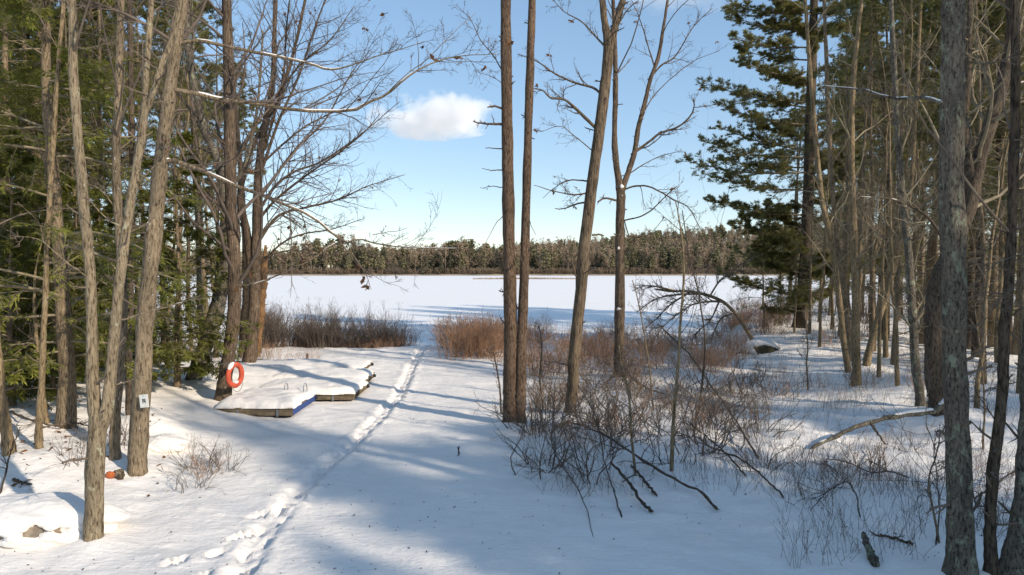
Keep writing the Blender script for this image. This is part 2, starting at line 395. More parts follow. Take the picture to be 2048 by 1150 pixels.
def pine_foliage(mb, g, p, r, tw, m=9, q=16, ln=.15, wd_=.022, s2n=4, sub=(.22, .42), t0=.45, b0=.30):
    sp, sr = branch(g, p, r, m, b0, 1, (30, 65), sub, .5, 5, .08, .02, .92, .4, .003); tw.tubes(sp, sr, 3)
    s2, r2 = branch(g, sp, sr, s2n, .3, 1, (25, 60), (.3, .5), .6, 4, .10, .06, .85, .5, .002); tw.tubes(s2, r2, 3)
    for src in (sp, s2):
        B, n, _ = src.shape; k = q; t = g.uniform(t0, 1, (B, k)) * (n - 1); i = np.clip(t.astype(int), 0, n - 2); fr = (t - i)[..., None]; bi = np.arange(B)[:, None]
        c = (src[bi, i] * (1 - fr) + src[bi, i + 1] * fr).reshape(-1, 3); tan = norm(src[bi, i + 1] - src[bi, i]).reshape(-1, 3)
        d = norm(tan * .8 + g.normal(0, .6, c.shape) * np.array([1, 1, .4]) + np.array([0, 0, .15])); w = norm(np.cross(d, g.normal(0, 1, c.shape)))
        mb.leaves(c, d, w, ln * g.uniform(.6, 1.2, len(c)), wd_ * g.uniform(.7, 1.3, len(c)))
def make_conifer(name, label, cat, seed, Hh, r0, cb, ml, count, kind, barkm, leafm, group=None, dead=0, m=12, q=15, ln=.125, wd_=.028):
    g = np.random.default_rng(seed); root = thing(name, label, cat, (0, 0, 0), group)
    tp = trunk_path(g, Hh, .015); tr = trunk_rad(r0, len(tp), .08)
    MB().tubes(tp, tr, 10, rough=.03).build("trunk", barkm, root)
    tw = MB(); lf = MB()
    if count:
        p, r = conifer_limbs(g, tp, tr, Hh, cb, ml, count, kind); tw.tubes(p, r, 4)
        (hem_foliage if kind == 'hem' else pine_foliage)(lf, g, p, r, tw, m, q, ln, wd_)
    if dead:
        p, r = conifer_limbs(g, tp, tr, Hh, .06, ml * .8, dead, 'dead'); p = p[p[:, 0, 2] < Hh * max(cb + .12, .3)]; r = r[:len(p)]
        tw.tubes(p, r * .7, 3); a, b = branch(g, p, r, 5, .25, 1, (30, 70), (.25, .5), .5, 5, .15, -.03, .5, .4); tw.tubes(a, b, 3)
        a, b = branch(g, a, b, 3, .25, 1, (30, 70), (.3, .6), .6, 4, .18, -.03, .3, .4, .0015); tw.tubes(a, b, 3)
    tw.build("branches", M['twig_d'], root)
    if count: lf.build("crown", leafm, root, smooth=False)
    return root
def crown_from(g, tw, p, r, m=7, t0=.2, lens=((.3, .55), (.3, .5), (.3, .5)), cnt=(5, 5), up=.06, absl=None, flatten=0, rf=.32):
    a, b = branch(g, p, r, m, t0, .98, (30, 62), lens[0], rf, 9, .11, up, flatten, .25, .006, absl); tw.tubes(a, b, 5)
    c, d = branch(g, a, b, cnt[0], .2, 1, (28, 60), lens[1], .55, 7, .15, up, flatten, .3, .004); tw.tubes(c, d, 3)
    e, f = branch(g, c, d, cnt[1], .15, 1, (25, 60), lens[2], .6, 5, .2, up, flatten, .4, .003); tw.tubes(e, f, 3)
    return a, b, e
def make_hardwood(name, label, cat, seed, Hh, r0, t0, barkm, twm, group=None, lean=.03, m=16, lens=((.18, .34), (.3, .5), (.3, .5))):
    g = np.random.default_rng(seed); root = thing(name, label, cat, (0, 0, 0), group)
    tp = trunk_path(g, Hh, lean, 16, .02); tr = trunk_rad(r0, len(tp), .10)
    MB().tubes(tp, tr, 10, rough=.03).build("trunk", barkm, root)
    tw = MB(); crown_from(g, tw, tp[None], tr[None], m, t0, lens, (5, 5)); tw.build("crown", twm, root); return root

# ------------------------------------------------------------------ the setting: ground, lake, hills
def axis(a, b, st, far, gro=1.12):
    c = list(np.arange(a, b, st)); d = st; x = b; hi = []
    while x < far[1]: hi.append(x); d *= gro; x += d
    hi.append(far[1]); lo = []; d = st; x = a - st
    while x > far[0]: lo.append(x); d *= gro; x -= d
    lo.append(far[0]); return np.array(lo[::-1] + c + hi)
SNOW_GROUND_DONE = []
def build_ground():
    xs = axis(-13, 15, .055, (-2200, 2200)); ys = axis(3.5, 27, .05, (-160, 3000), 1.07)
    X, Y = np.meshgrid(xs, ys); Z = terr(X.ravel(), Y.ravel())
    nx, ny = len(xs), len(ys); i = np.arange(ny - 1)[:, None] * nx + np.arange(nx - 1)[None]; i = i.ravel()
    q = np.stack([i, i + 1, i + nx + 1, i + nx], 1)
    o = MB().add(np.stack([X.ravel(), Y.ravel(), Z], 1), q).build("ground", M['snow']); o["kind"] = "structure"
def hill_h(x, y):
    prof = np.interp(x / np.maximum(y, 1), [-.9, -.35, -.1, 0, .1, .2, .32, .6], [0, 0, 3, 9, 15, 22, 28, 32])
    return prof * sstep(345, 640, y) + sstep(325, 350, y) * 1.0
def build_far():
    xs = np.linspace(-900, 900, 91); ys = np.linspace(318, 1100, 60); X, Y = np.meshgrid(xs, ys)
    Z = hill_h(X.ravel(), Y.ravel()) - 1.2 + 2.0 * sstep(318, 330, Y.ravel()); nx = len(xs)
    i = (np.arange(len(ys) - 1)[:, None] * nx + np.arange(nx - 1)[None]).ravel()
    o = MB().add(np.stack([X.ravel(), Y.ravel(), Z], 1), np.stack([i, i + 1, i + nx + 1, i + nx], 1)).build("hills", M['hill']); o["kind"] = "structure"
    L = MB().add([[-1500, 20, LAKE], [1500, 20, LAKE], [1500, 345, LAKE], [-1500, 345, LAKE]], [[0, 1, 2, 3]]).build("lake", M['lake']); L["kind"] = "structure"
    # the wood on the far shore, one mass
    g = np.random.default_rng(5); fm = MB()
    protos = []
    for k in range(9):
        q = MB(); kind = 'c' if k < 4 else ('p' if k < 6 else 'h')
        Hh = 1.0
        q.tubes(np.array([[0, 0, -.1], [0, 0, .5], [0, 0, 1.0]]), np.array([.014, .010, .002]) * (1 if kind != 'h' else 1.1), 4, m=3)
        if kind == 'c':
            nn = 230; z = g.uniform(.10, 1, nn); rr = .17 * (1.03 - z) * g.uniform(.4, 1.1, nn); az = g.uniform(0, 6.28, nn)
            c = np.stack([np.cos(az) * rr * .3, np.sin(az) * rr * .3, z], 1); d = norm(np.stack([np.cos(az), np.sin(az), g.uniform(-.5, .1, nn)], 1)); w = norm(np.cross(d, np.array([0, 0, 1.]) + g.normal(0, .6, (nn, 3))))
            q.leaves(c, d, w, rr * .8 + .02, .038, m=0)
        elif kind == 'p':
            nn = 290; z = g.uniform(.35, 1, nn); rr = .20 * np.sqrt(np.clip(1.05 - z, 0, 1)) * g.uniform(.2, 1.1, nn); az = g.uniform(0, 6.28, nn)
            c = np.stack([np.cos(az) * rr, np.sin(az) * rr, z + .03 * np.sin(az * 3)], 1); d = norm(g.normal(0, 1, (nn, 3))); w = norm(np.cross(d, g.normal(0, 1, (nn, 3))))
            q.leaves(c, d, w, .075, .048, m=1)
        else:
            a, b = branch(g, np.array([[[0, 0, z] for z in np.linspace(0, 1, 8)]]), np.full((1, 8), .01), 16, .25, 1, (20, 50), (.2, .4), .5, 4, .1, .1, 0, .3, .004); q.tubes(a, b * .9, 3, m=2)
            a, b = branch(g, a, b, 6, .2, 1, (20, 50), (.35, .6), .6, 3, .1, .1, 0, .4, .0028); q.tubes(a, b, 3, m=2); nn = 170; c = a.reshape(-1, 3)[g.integers(0, len(a) * 3, nn)]; d = norm(g.normal(0, 1, (nn, 3)) + [0, 0, .5]); q.leaves(c, d, norm(np.cross(d, g.normal(0, 1, (nn, 3)))), .06, .026, m=2)
        protos.append((np.concatenate(q.v), np.concatenate(q.q), np.concatenate(q.qm)))
    def place(x, y, z, s, k, wide=1.0):
        v, f, m = protos[k]; a = g.uniform(0, 6.28); ca, sa = math.cos(a), math.sin(a)
        vv = np.stack([(v[:, 0] * ca - v[:, 1] * sa) * wide, (v[:, 0] * sa + v[:, 1] * ca) * wide, v[:, 2]], 1) * s + np.array([x, y, z])
        fm.q.append(f + fm.n); fm.qm.append(m); fm.v.append(vv); fm.n += len(vv)
    for row, (y0, cnt) in enumerate([(329, 230), (335, 240), (343, 240), (354, 220), (368, 220), (385, 260), (405, 260), (430, 260), (455, 260), (480, 260), (505, 260), (530, 260), (555, 260), (580, 270), (605, 270), (630, 280), (650, 280), (668, 280)]):
        for _ in range(cnt):
            u = g.uniform(-.52, .56); y = y0 + g.uniform(-4, 4) * (1 + row * .35); x = u * y
            if row > 4 and u < -.25: continue
            z = float(hill_h(np.array([x]), np.array([y]))[0]) - .3
            right = u > .02
            k = int(g.choice(9, p=[.07, .06, .06, .06, .15, .15, .15, .15, .15] if row < 5 else ([.06, .06, .06, .06, .13, .13, .17, .17, .16] if row < 16 else [.16, .15, .15, .14, .1, .1, .07, .07, .06])))
            s = g.uniform(6.5, 11.5) * (1.0 if row < 5 else .95) * (1.12 + .75 * float(fbm(np.array([x]), np.array([y]), 26., 2, 12)[0])) * (1.10 if u < -.25 else 1.0)
            place(x, y, z, s, k, g.uniform(1.0, 1.6))
    for _ in range(2600):        # low brush on the shore line
        y = 326 + g.uniform(-1.5, 3); x = g.uniform(-.52, .56) * y; place(x, y, -.6, g.uniform(1.0, 3.4), int(g.integers(6, 9)), 2.2)
    mats = [plain("far_spruce_needles", (.10, .10, .058), .8, .3, .05), plain("far_pine_needles", (.175, .158, .082), .8, .2, .05), plain("far_bare_twigs", (.29, .215, .145), .9, .2, .05), plain("far_trunk_bark", (.19, .155, .115), .9, .2, .1)]
    o = fm.build("far_forest", mats, smooth=False); o["kind"] = "stuff"; o["label"] = "mixed winter wood lining the far shore of the frozen lake"
    # reed islet out on the ice
    isl = MB(); n = 2600; t = g.uniform(-1, 1, n); c = np.stack([4.0 + t * 17, 226 + g.normal(0, 1.6, n), np.full(n, LAKE - .05)], 1)
    d = norm(np.stack([g.normal(0, .22, n), g.normal(0, .2, n), np.ones(n)], 1)); isl.leaves(c, d, norm(np.cross(d, g.normal(0, 1, (n, 3)))), g.uniform(.35, .95, n) * (1 - .4 * np.abs(t)), .07)
    isl.build("reeds", plain("dry_reed", (.30, .19, .11), .9, .3, .3), smooth=False); o = bpy.data.objects["reeds"]; o["kind"] = "stuff"; o["label"] = "strip of tan dry reeds on a low islet out on the frozen lake"

for _px, _py, _r, _h in [(1722, 762, .75, .24), (1841, 806, .6, .12), (1760, 800, 1.0, .12), (300, 880, .55, .22), (1890, 850, .7, .18), (1235, 752, .7, .08), (1100, 885, .45, .16), (1160, 870, .5, .14), (1680, 940, .5, .10), (1560, 860, .6, .12), (1400, 860, .5, .10), (1920, 1180, .5, .08), (110, 960, .8, .12), (545, 800, .8, .10), (600, 775, 1.0, .14), (620, 760, 1.0, .15), (600, 745, 1.2, .14), (470, 780, .6, .08), (660, 735, 1.0, .14), (560, 768, .8, .16), (620, 752, .9, .14), (680, 748, .7, .10)] + [(a_, b_, .34, .07) for a_, b_ in [(1022, 852), (190, 1092), (277, 956), (231, 930), (1141, 834), (1240, 758), (1921, 1182), (1988, 1184), (1882, 842), (446, 802), (1698, 752), (1842, 814), (124, 857), (80, 910), (20, 920)]]:
    _p = flat(_px, _py); MOUNDS.append((_p[0], _p[1], _r, _h))
build_ground(); build_far()

# ------------------------------------------------------------------ cloud (real volume, far off and high)
def cloud(name, px, py, dist, rx, ry, rz, dens, seed):
    c = P(px, py, dist); m = bpy.data.materials.new(name + "_vapour"); m.use_nodes = True; n = m.node_tree; l = n.links.new
    n.nodes.remove(n.nodes["Principled BSDF"]); v = n.nodes.new("ShaderNodeVolumePrincipled"); v.inputs['Color'].default_value = (1, 1, 1, 1); v.inputs['Anisotropy'].default_value = 0
    tc = n.nodes.new("ShaderNodeTexCoord"); mp = n.nodes.new("ShaderNodeMapping"); mp.inputs['Scale'].default_value = (1 / rx, 1 / ry, 1 / rz)
    ln = n.nodes.new("ShaderNodeVectorMath"); ln.operation = 'LENGTH'; l(tc.outputs['Object'], mp.inputs[0]); l(mp.outputs[0], ln.inputs[0])
    nz = n.nodes.new("ShaderNodeTexNoise"); nz.inputs['Scale'].default_value = 2.6 / rx; nz.inputs['Detail'].default_value = 5; l(tc.outputs['Object'], nz.inputs['Vector'])
    mp2 = n.nodes.new("ShaderNodeMapping"); mp2.inputs['Location'].default_value = (seed, seed, 0); l(tc.outputs['Object'], mp2.inputs[0]); l(mp2.outputs[0], nz.inputs['Vector'])
    a = n.nodes.new("ShaderNodeMath"); a.operation = 'MULTIPLY_ADD'; a.inputs[1].default_value = 2.5; l(nz.outputs['Fac'], a.inputs[0])
    b = n.nodes.new("ShaderNodeMath"); b.operation = 'SUBTRACT'; b.inputs[0].default_value = -.40; l(ln.outputs['Value'], b.inputs[1]); l(b.outputs[0], a.inputs[2])
    d = n.nodes.new("ShaderNodeMapRange"); d.inputs[1].default_value = 0; d.inputs[2].default_value = .5; d.inputs[3].default_value = 0; d.inputs[4].default_value = dens; l(a.outputs[0], d.inputs[0])
    l(d.outputs[0], v.inputs['Density']); l(v.outputs[0], n.nodes["Material Output"].inputs['Volume'])
    nu, nv = 24, 14; V = []; 
    for j in range(nv + 1):
        for i in range(nu):
            th = math.pi * j / nv; ph = 2 * math.pi * i / nu; x, y, z = math.sin(th) * math.cos(ph), math.sin(th) * math.sin(ph), math.cos(th)
            V.append((x * rx, y * ry, z * rz * (1.25 if z > 0 else .75) ))
    Q = [[j * nu + i, (j + 1) * nu + i, (j + 1) * nu + (i + 1) % nu, j * nu + (i + 1) % nu] for j in range(nv) for i in range(nu)]
    o = MB().add(V, Q).build(name, m); o.location = c; o["kind"] = "structure"
cloud("cloud", 868, 240, 1500, 150, 100, 58, .035, 7.0)
cloud("cloud", 1350, -8, 1500, 170, 100, 34, .004, 31.0)

# ------------------------------------------------------------------ traced trees
def pxpath(pts, d0, d1=None, n=30):
    d1 = d0 if d1 is None else d1; s = resample(np.array([(p[0], p[1]) for p in pts], float), 60); a = np.array(pts, float)
    seg = np.r_[0, np.cumsum(np.hypot(*np.diff(a[:, :2], axis=0).T))]; dd = d0 + (d1 - d0) * seg / seg[-1]
    pos = np.array([P(p[0], p[1], d) for p, d in zip(a, dd)])
    return smooth_path(pos, n), dd
def hero(name, label, cat, barkm, stems, limbs=(), twm=None, seed=1, k=14, top=5.0, crown_m=0, crown_t0=.55, snow=.0, group=None, base=None, rough=.045, lens=((.16, .3), (.3, .5), (.3, .5)), leafn=0, dd=0.0, d=None):
    g = np.random.default_rng(seed); b0 = stems[0][0]; gp = G(*(base or b0[:2])); d = d or gp[1]
    root = thing(name, label, cat, (gp[0], gp[1], gp[2]), group); og = np.array(root.location)
    tk = MB(); tw = MB(); sn = MB(); lf = MB(); P_all = []
    for si, st in enumerate(stems):
        p, _ = pxpath(st, d + (0 if si == 0 else .0), d + dd, 44); a = np.array(st, float)
        seg = np.r_[0, np.cumsum(np.hypot(*np.diff(a[:, :2], axis=0).T))]; w = np.interp(np.linspace(0, 1, 44), np.linspace(0, 1, len(a)), a[:, 2]); r = w * .88 / 2 * d / F
        if si == 0: p = np.vstack([p[0] + np.array([0, 0, -.35]), p]); r = np.r_[r[0] * 1.12, r]
        else: p = np.vstack([p[0], p]); r = np.r_[r[0], r]
        if top:
            e, er = grow(g, p[-1:], p[-1:] - p[-4:-3], [top * g.uniform(.8, 1.15)], r[-1:], 14, .05, .05, .15); p = np.vstack([p, e[0, 1:]]); r = np.r_[r, er[0, 1:]]
        n = 72; s = np.linspace(0, len(p) - 1, n); p = np.stack([np.interp(s, np.arange(len(p)), p[:, i]) for i in range(3)], 1); r = np.interp(s, np.arange(len(r)), r)
        p[3:, :2] += np.cumsum(g.normal(0, .004, (n - 3, 2)), 0) * .5
        r = r * (1 + .05 * np.sin(np.arange(n) * .9 + g.uniform(0, 6)) * g.uniform(.3, 1, n))
        tk.tubes(p, r, k, rough=rough, lobes=.20 if si == 0 and k > 10 else .05); P_all.append((p, r))
    tk.build("trunk", barkm, root, og)
    for (p, r) in P_all:
        if k >= 14:
            a, b = branch(g, p[None], r[None], 11, .12, .75, (55, 95), (.5, 1.4), .3, 5, .12, .05, .3, .35, .005, np.array([[.35]])); tw.tubes(a, np.minimum(b, .014), 5); a, b = branch(g, a, b, 3, .3, 1, (30, 60), (.3, .7), .5, 4, .18, .05, 0, .4, .0025); tw.tubes(a, b, 3)
        if crown_m:
            a, b, e = crown_from(g, tw, p[None], r[None], crown_m, crown_t0, lens, (5, 5), .06, None)
            if leafn: leaf_bits(lf, g, e, leafn)
    for lb in limbs:
        pts, w, o = lb[0], lb[1], (lb[2] if len(lb) > 2 else (0, 0)); dens = lb[3] if len(lb) > 3 else 9
        p, _ = pxpath(pts, d + o[0], d + o[1], 24); r = np.linspace(w[0], w[1], 24) * .8 / 2 * d / F
        p[1:] += np.cumsum(g.normal(0, .006, (23, 3)), 0) * .6
        lm = MB().tubes(p, r, 8, rough=.08, cap=True); lm.build("limb", barkm, root, og)
        if snow and lb[1][0] > 4: snow_ridge(g, p, r, snow, root, og)
        if dens:
            dens = int(dens * 1.4 + .5); L = np.linalg.norm(np.diff(p, axis=0), axis=1).sum()
            a, b = branch(g, p[None], r[None], dens, .12, .98, (28, 65), (.16, .38), .5, 9, .10, .04, .35, .25, .0042, L); tw.tubes(a, b, 4)
            c, e = branch(g, a, b, 5, .15, 1, (25, 60), (.3, .55), .6, 6, .16, .03, .2, .35, .0034); tw.tubes(c, e, 3)
            h, f = branch(g, c, e, 3, .2, 1, (25, 60), (.3, .6), .6, 4, .2, .02, 0, .4, .0028); tw.tubes(h, f, 3)
            if leafn and dens > 4: leaf_bits(lf, g, h, max(1, leafn // 2))
    if tw.n: tw.build("crown", twm or M['twig'], root, og)
    if sn.n: sn.build("snow", M['snow'], root, og)
    if lf.n: lf.build("leaves", M['leaf'], root, og, smooth=False)
    return root, d, P_all

# --- the left bank
L1, L1d, _ = hero("forked_tree", "pale slender tree forking low at the snow bank beside the snowy boulder", "tree", M['pale'],
    [[(187, 1088, 46), (189, 1050, 40), (190, 975, 39), (193, 895, 40), (196, 845, 38), (187, 800, 30), (184, 730, 25), (183, 640, 22), (180, 550, 22), (168, 425, 21), (155, 280, 20), (146, 150, 19), (144, 50, 18), (142, -20, 17)],
     [(197, 862, 30), (211, 830, 29), (218, 785, 26), (228, 675, 23), (237, 575, 22), (250, 460, 20), (265, 370, 19), (280, 280, 18), (287, 215, 16), (289, 150, 13), (295, 75, 13), (302, -10, 12)],
     [(284, 235, 15), (305, 190, 14), (325, 130, 13), (345, 80, 13), (360, 10, 12), (366, -40, 11)]],
    [([(243, 640), (300, 622), (350, 608), (402, 594)], (4.5, 1.8), (0, .1), 2), ([(230, 770), (262, 760), (298, 746)], (5, 3), (0, 0), 0), ([(262, 463), (285, 452), (315, 434)], (5, 3), (0, -.1), 0), ([(252, 455), (215, 440), (180, 395), (150, 330)], (4, 1), (0, -.4), 6), ([(262, 375), (310, 330), (330, 285), (345, 240)], (4, 1), (0, -.3), 5), ([(183, 560), (130, 520), (80, 480), (20, 470)], (4, 1), (0, -.6), 7), ([(155, 95), (205, 88), (230, 70)], (3, 1), (0, -.3), 4)],
    M['twig_l'], 11, top=4.5, crown_m=6, crown_t0=.6, snow=.25, k=18)
L2, L2d, _ = hero("sign_tree", "stout grey tree with snow flecked bark carrying the small white square sign", "tree", M['sign'],
    [[(275, 953, 46), (276, 900, 41), (281, 800, 40), (287, 700, 38), (292, 620, 36), (300, 540, 35), (309, 450, 33), (319, 360, 30), (330, 250, 27), (338, 190, 27), (350, 90, 27), (362, 20, 26), (368, -40, 24)]],
    [([(352, 88), (400, 82), (450, 92), (512, 105), (560, 115), (620, 128), (660, 140), (700, 132), (760, 110), (800, 100), (850, 84)], (10, 1.5), (0, .8), 14),
     ([(344, 178), (400, 188), (450, 200), (512, 207), (600, 221), (700, 221), (735, 204), (770, 190), (805, 160), (840, 135), (890, 116), (940, 109), (1000, 106)], (12, 1.5), (0, .6), 16),
     ([(770, 190), (815, 150), (850, 125), (880, 95), (920, 55), (952, 28)], (3, 1), (.35, .9), 6),
     ([(322, 330), (345, 320), (370, 328), (420, 347), (470, 370), (512, 385), (560, 405), (620, 430), (660, 460), (693, 482), (720, 474), (765, 486), (850, 492), (925, 492)], (12, 1.5), (0, -.3), 12),
     ([(693, 482), (660, 493), (625, 520), (560, 550), (520, 565), (488, 574)], (5, 3.5), (-.15, 0), 5),
     ([(693, 482), (715, 525), (730, 550), (740, 578)], (3.5, 1), (-.15, -.3), 4), ([(765, 486), (778, 520), (793, 560)], (3, 1.5), (-.2, -.4), 2), ([(600, 421), (612, 460), (610, 500), (625, 530)], (3, 1), (-.1, .2), 4),
     ([(745, 470), (780, 462), (812, 455)], (2, 1), (-.2, -.2), 3), ([(338, 250), (322, 262), (330, 300)], (7, 3), (0, -.2), 4)],
    M['twig'], 12, top=5, crown_m=7, crown_t0=.62, snow=.58, k=20, leafn=6)
hero("mossy_tree", "slim flecked tree standing between the forked tree and the sign tree", "tree", M['sign'],
    [[(231, 928, 26), (229, 870, 23), (232, 800, 22), (240, 700, 21), (246, 620, 20), (242, 520, 19), (234, 400, 18), (232, 300, 18), (237, 180, 16), (240, 60, 15), (241, -20, 14)]],
    [([(235, 420), (200, 380), (150, 360), (100, 330)], (4, 1), (0, -.4), 7), ([(237, 300), (290, 260), (330, 250)], (3.5, 1), (0, .4), 5)], M['twig'], 13, crown_m=8, crown_t0=.5, snow=.2)
hero("shaded_tree", "dark narrow trunk half hidden behind the sign tree", "tree", M['dark'],
    [[(258, 834, 15), (257, 760, 14), (260, 640, 14), (264, 500, 13), (266, 300, 12), (262, 100, 11), (260, -20, 10)]], (), M['twig'], 14, crown_m=12, crown_t0=.4)
hero("thin_tree", "thin pale leaning tree with a crooked stem on the left snow bank", "tree", M['tan'],
    [[(80, 908, 19), (77, 860, 15), (83, 760, 13), (88, 650, 11.5), (92, 500, 11), (103, 300, 10), (112, 150, 9), (126, -10, 8)]],
    [([(92, 480), (70, 440), (30, 400)], (3, 1), (0, -.3), 6), ([(104, 280), (140, 240), (170, 190)], (3, 1), (0, .3), 5)], M['twig_l'], 15, crown_m=8, crown_t0=.45, top=3)
hero("short_tree", "short leaning stem just behind the thin pale leaning tree", "tree", M['tan'], [[(94, 852, 13), (88, 815, 11), (82, 770, 10), (74, 700, 8), (68, 600, 6)]], (), M['twig'], 16, top=1.5, crown_m=7, crown_t0=.4)
hero("leaning_tree", "leaning brown trunk at the far edge of the left snow bank", "tree", M['tan'], [[(20, 918, 28), (12, 850, 23), (3, 780, 20), (-10, 650, 18), (-22, 480, 15), (-30, 300, 12)]], (), M['twig'], 17, crown_m=8, crown_t0=.5)
# tree carrying the life ring, its neighbours
T1, T1d, T1P = hero("ring_tree", "brown trunk behind the docks with the orange ring buoy hung on it", "tree", M['oak'],
    [[(446, 800, 40), (450, 760, 31), (455, 730, 29), (463, 680, 29), (469, 600, 29), (468, 500, 28), (462, 400, 26), (460, 250, 24), (457, 100, 22), (454, -10, 20)]],
    [([(468, 330), (490, 290), (512, 250), (540, 170), (560, 80)], (7, 3), (0, .6), 9), ([(460, 420), (430, 380), (395, 300), (380, 200)], (6, 2), (0, -.5), 8), ([(462, 300), (420, 260), (390, 230)], (5, 1.5), (0, -.6), 8)],
    M['twig'], 21, crown_m=22, crown_t0=.36, snow=.12, leafn=5)
T2, T2d, _ = hero("snowy_leaning_tree", "grey trunk leaning behind the ring buoy tree with snow along its lower side", "tree", M['maple'],
    [[(388, 758, 36), (398, 725, 34), (412, 685, 33), (430, 630, 33), (441, 570, 31), (448, 480, 26), (450, 415, 23), (436, 330, 18), (410, 270, 16), (392, 195, 15), (375, 110, 13), (370, -10, 12)]],
    [([(448, 440), (462, 380), (490, 330), (510, 250), (520, 150), (525, 60)], (11, 5), (0, .5), 12), ([(440, 560), (490, 570), (540, 555), (600, 528)], (4, 1.5), (0, -.8), 6)], M['twig'], 22, crown_m=16, crown_t0=.4, snow=.3)
T3, T3d, _ = hero("spreading_oak", "dark oak by the docks with twiggy limbs arching out over the lake", "tree", M['oak'],
    [[(498, 727, 34), (502, 690, 28), (506, 640, 26), (510, 580, 24), (513, 500, 22), (516, 400, 20), (522, 310, 17), (536, 230, 14), (548, 150, 12), (550, 50, 10), (552, -10, 9)],
     [(507, 580, 20), (494, 470, 17), (480, 400, 15), (490, 330, 12), (515, 270, 10), (560, 190, 8), (590, 90, 7), (612, -10, 6)]],
    [([(514, 430), (545, 380), (587, 345), (642, 325), (702, 285), (747, 250), (800, 205)], (8, 1.5), (0, 1.0), 22), ([(512, 450), (545, 405), (612, 350), (677, 305), (722, 268), (760, 225)], (8, 1.5), (0, -.8), 22),
     ([(508, 500), (552, 435), (612, 415), (677, 400), (732, 375), (812, 350)], (8, 1.5), (0, .4), 22), ([(520, 350), (557, 240), (597, 150), (632, 50), (652, -10)], (8, 3), (0, -.4), 21),
     ([(530, 300), (567, 150), (572, 75), (580, -10)], (7, 3), (0, .7), 18), ([(540, 210), (600, 130), (660, 80), (710, 10)], (6, 1.5), (0, .3), 21), ([(516, 400), (590, 300), (650, 240), (700, 150), (740, 100)], (7, 1.5), (0, 1.5), 22),
     ([(510, 540), (560, 490), (600, 470), (660, 460), (720, 440)], (6, 1.5), (0, -.5), 18), ([(500, 470), (450, 420), (400, 390), (360, 380)], (6, 2), (0, .3), 15), ([(512, 520), (580, 500), (640, 510), (700, 500)], (5, 1), (0, .3), 16), ([(520, 330), (600, 260), (680, 220), (760, 180)], (6, 1.3), (0, 2.0), 21)],
    M['twig'], 23, crown_m=14, crown_t0=.45, top=3.5, snow=.10, leafn=4)
hero("broken_snag", "broken orange brown snag with peeling rotten wood beside the dark oak", "dead tree", M['peel'],
    [[(511, 716, 22), (515, 680, 19), (521, 630, 19), (526, 580, 17), (530, 530, 14), (533, 490, 5)]], (), M['twig'], 24, top=0, rough=.14)
hero("slender_tree", "slender dark stem squeezed between the ring buoy tree and the oak", "tree", M['dark'], [[(484, 716, 17), (486, 660, 16), (490, 590, 14), (488, 480, 12), (482, 350, 10), (470, 200, 8)]], (), M['twig'], 25, crown_m=10, crown_t0=.4, top=3)
# --- the centre
C1, C1d, _ = hero("twin_trunk_pine", "tall straight pine with twin brown trunks rising from one base beside the trail", "tree", M['brown'],
    [[(1020, 850, 34), (1020, 815, 31), (1020, 760, 30), (1021, 680, 30), (1020, 600, 28), (1018, 450, 27), (1016, 300, 26), (1014, 150, 25), (1012, -10, 24)],
     [(1040, 852, 28), (1040, 815, 25), (1041, 760, 25), (1043, 680, 24), (1046, 600, 22), (1050, 480, 20), (1053, 350, 19), (1057, 200, 18), (1061, 80, 17), (1064, -10, 16)]],
    [([(1006, 249), (985, 248), (962, 246), (943, 241)], (7, 3), (0, -.1), 5), ([(1006, 217), (990, 214), (976, 216)], (6, 3), (0, -.2), 2), ([(1004, 142), (985, 110), (960, 80), (940, 40), (910, 10)], (3.5, 1), (0, .4), 7), ([(1004, 165), (975, 150), (945, 140)], (2, .8), (0, -.2), 3),
     ([(1004, 298), (985, 297), (974, 297)], (3, 1.5), (0, 0), 0), ([(1004, 340), (980, 342), (962, 341)], (3, 1.2), (0, -.2), 1), ([(1005, 375), (980, 373), (963, 379)], (2.5, 1), (0, .2), 3), ([(1006, 432), (995, 445), (972, 487)], (2.2, 1), (0, -.3), 0), ([(1058, 430), (1062, 450), (1072, 468)], (2, 1), (0, -.2), 0), ([(1056, 275), (1064, 276), (1070, 278)], (3, 2), (0, 0), 0)],
    M['twig'], 31, top=7, crown_m=9, crown_t0=.72, k=24, rough=.035)
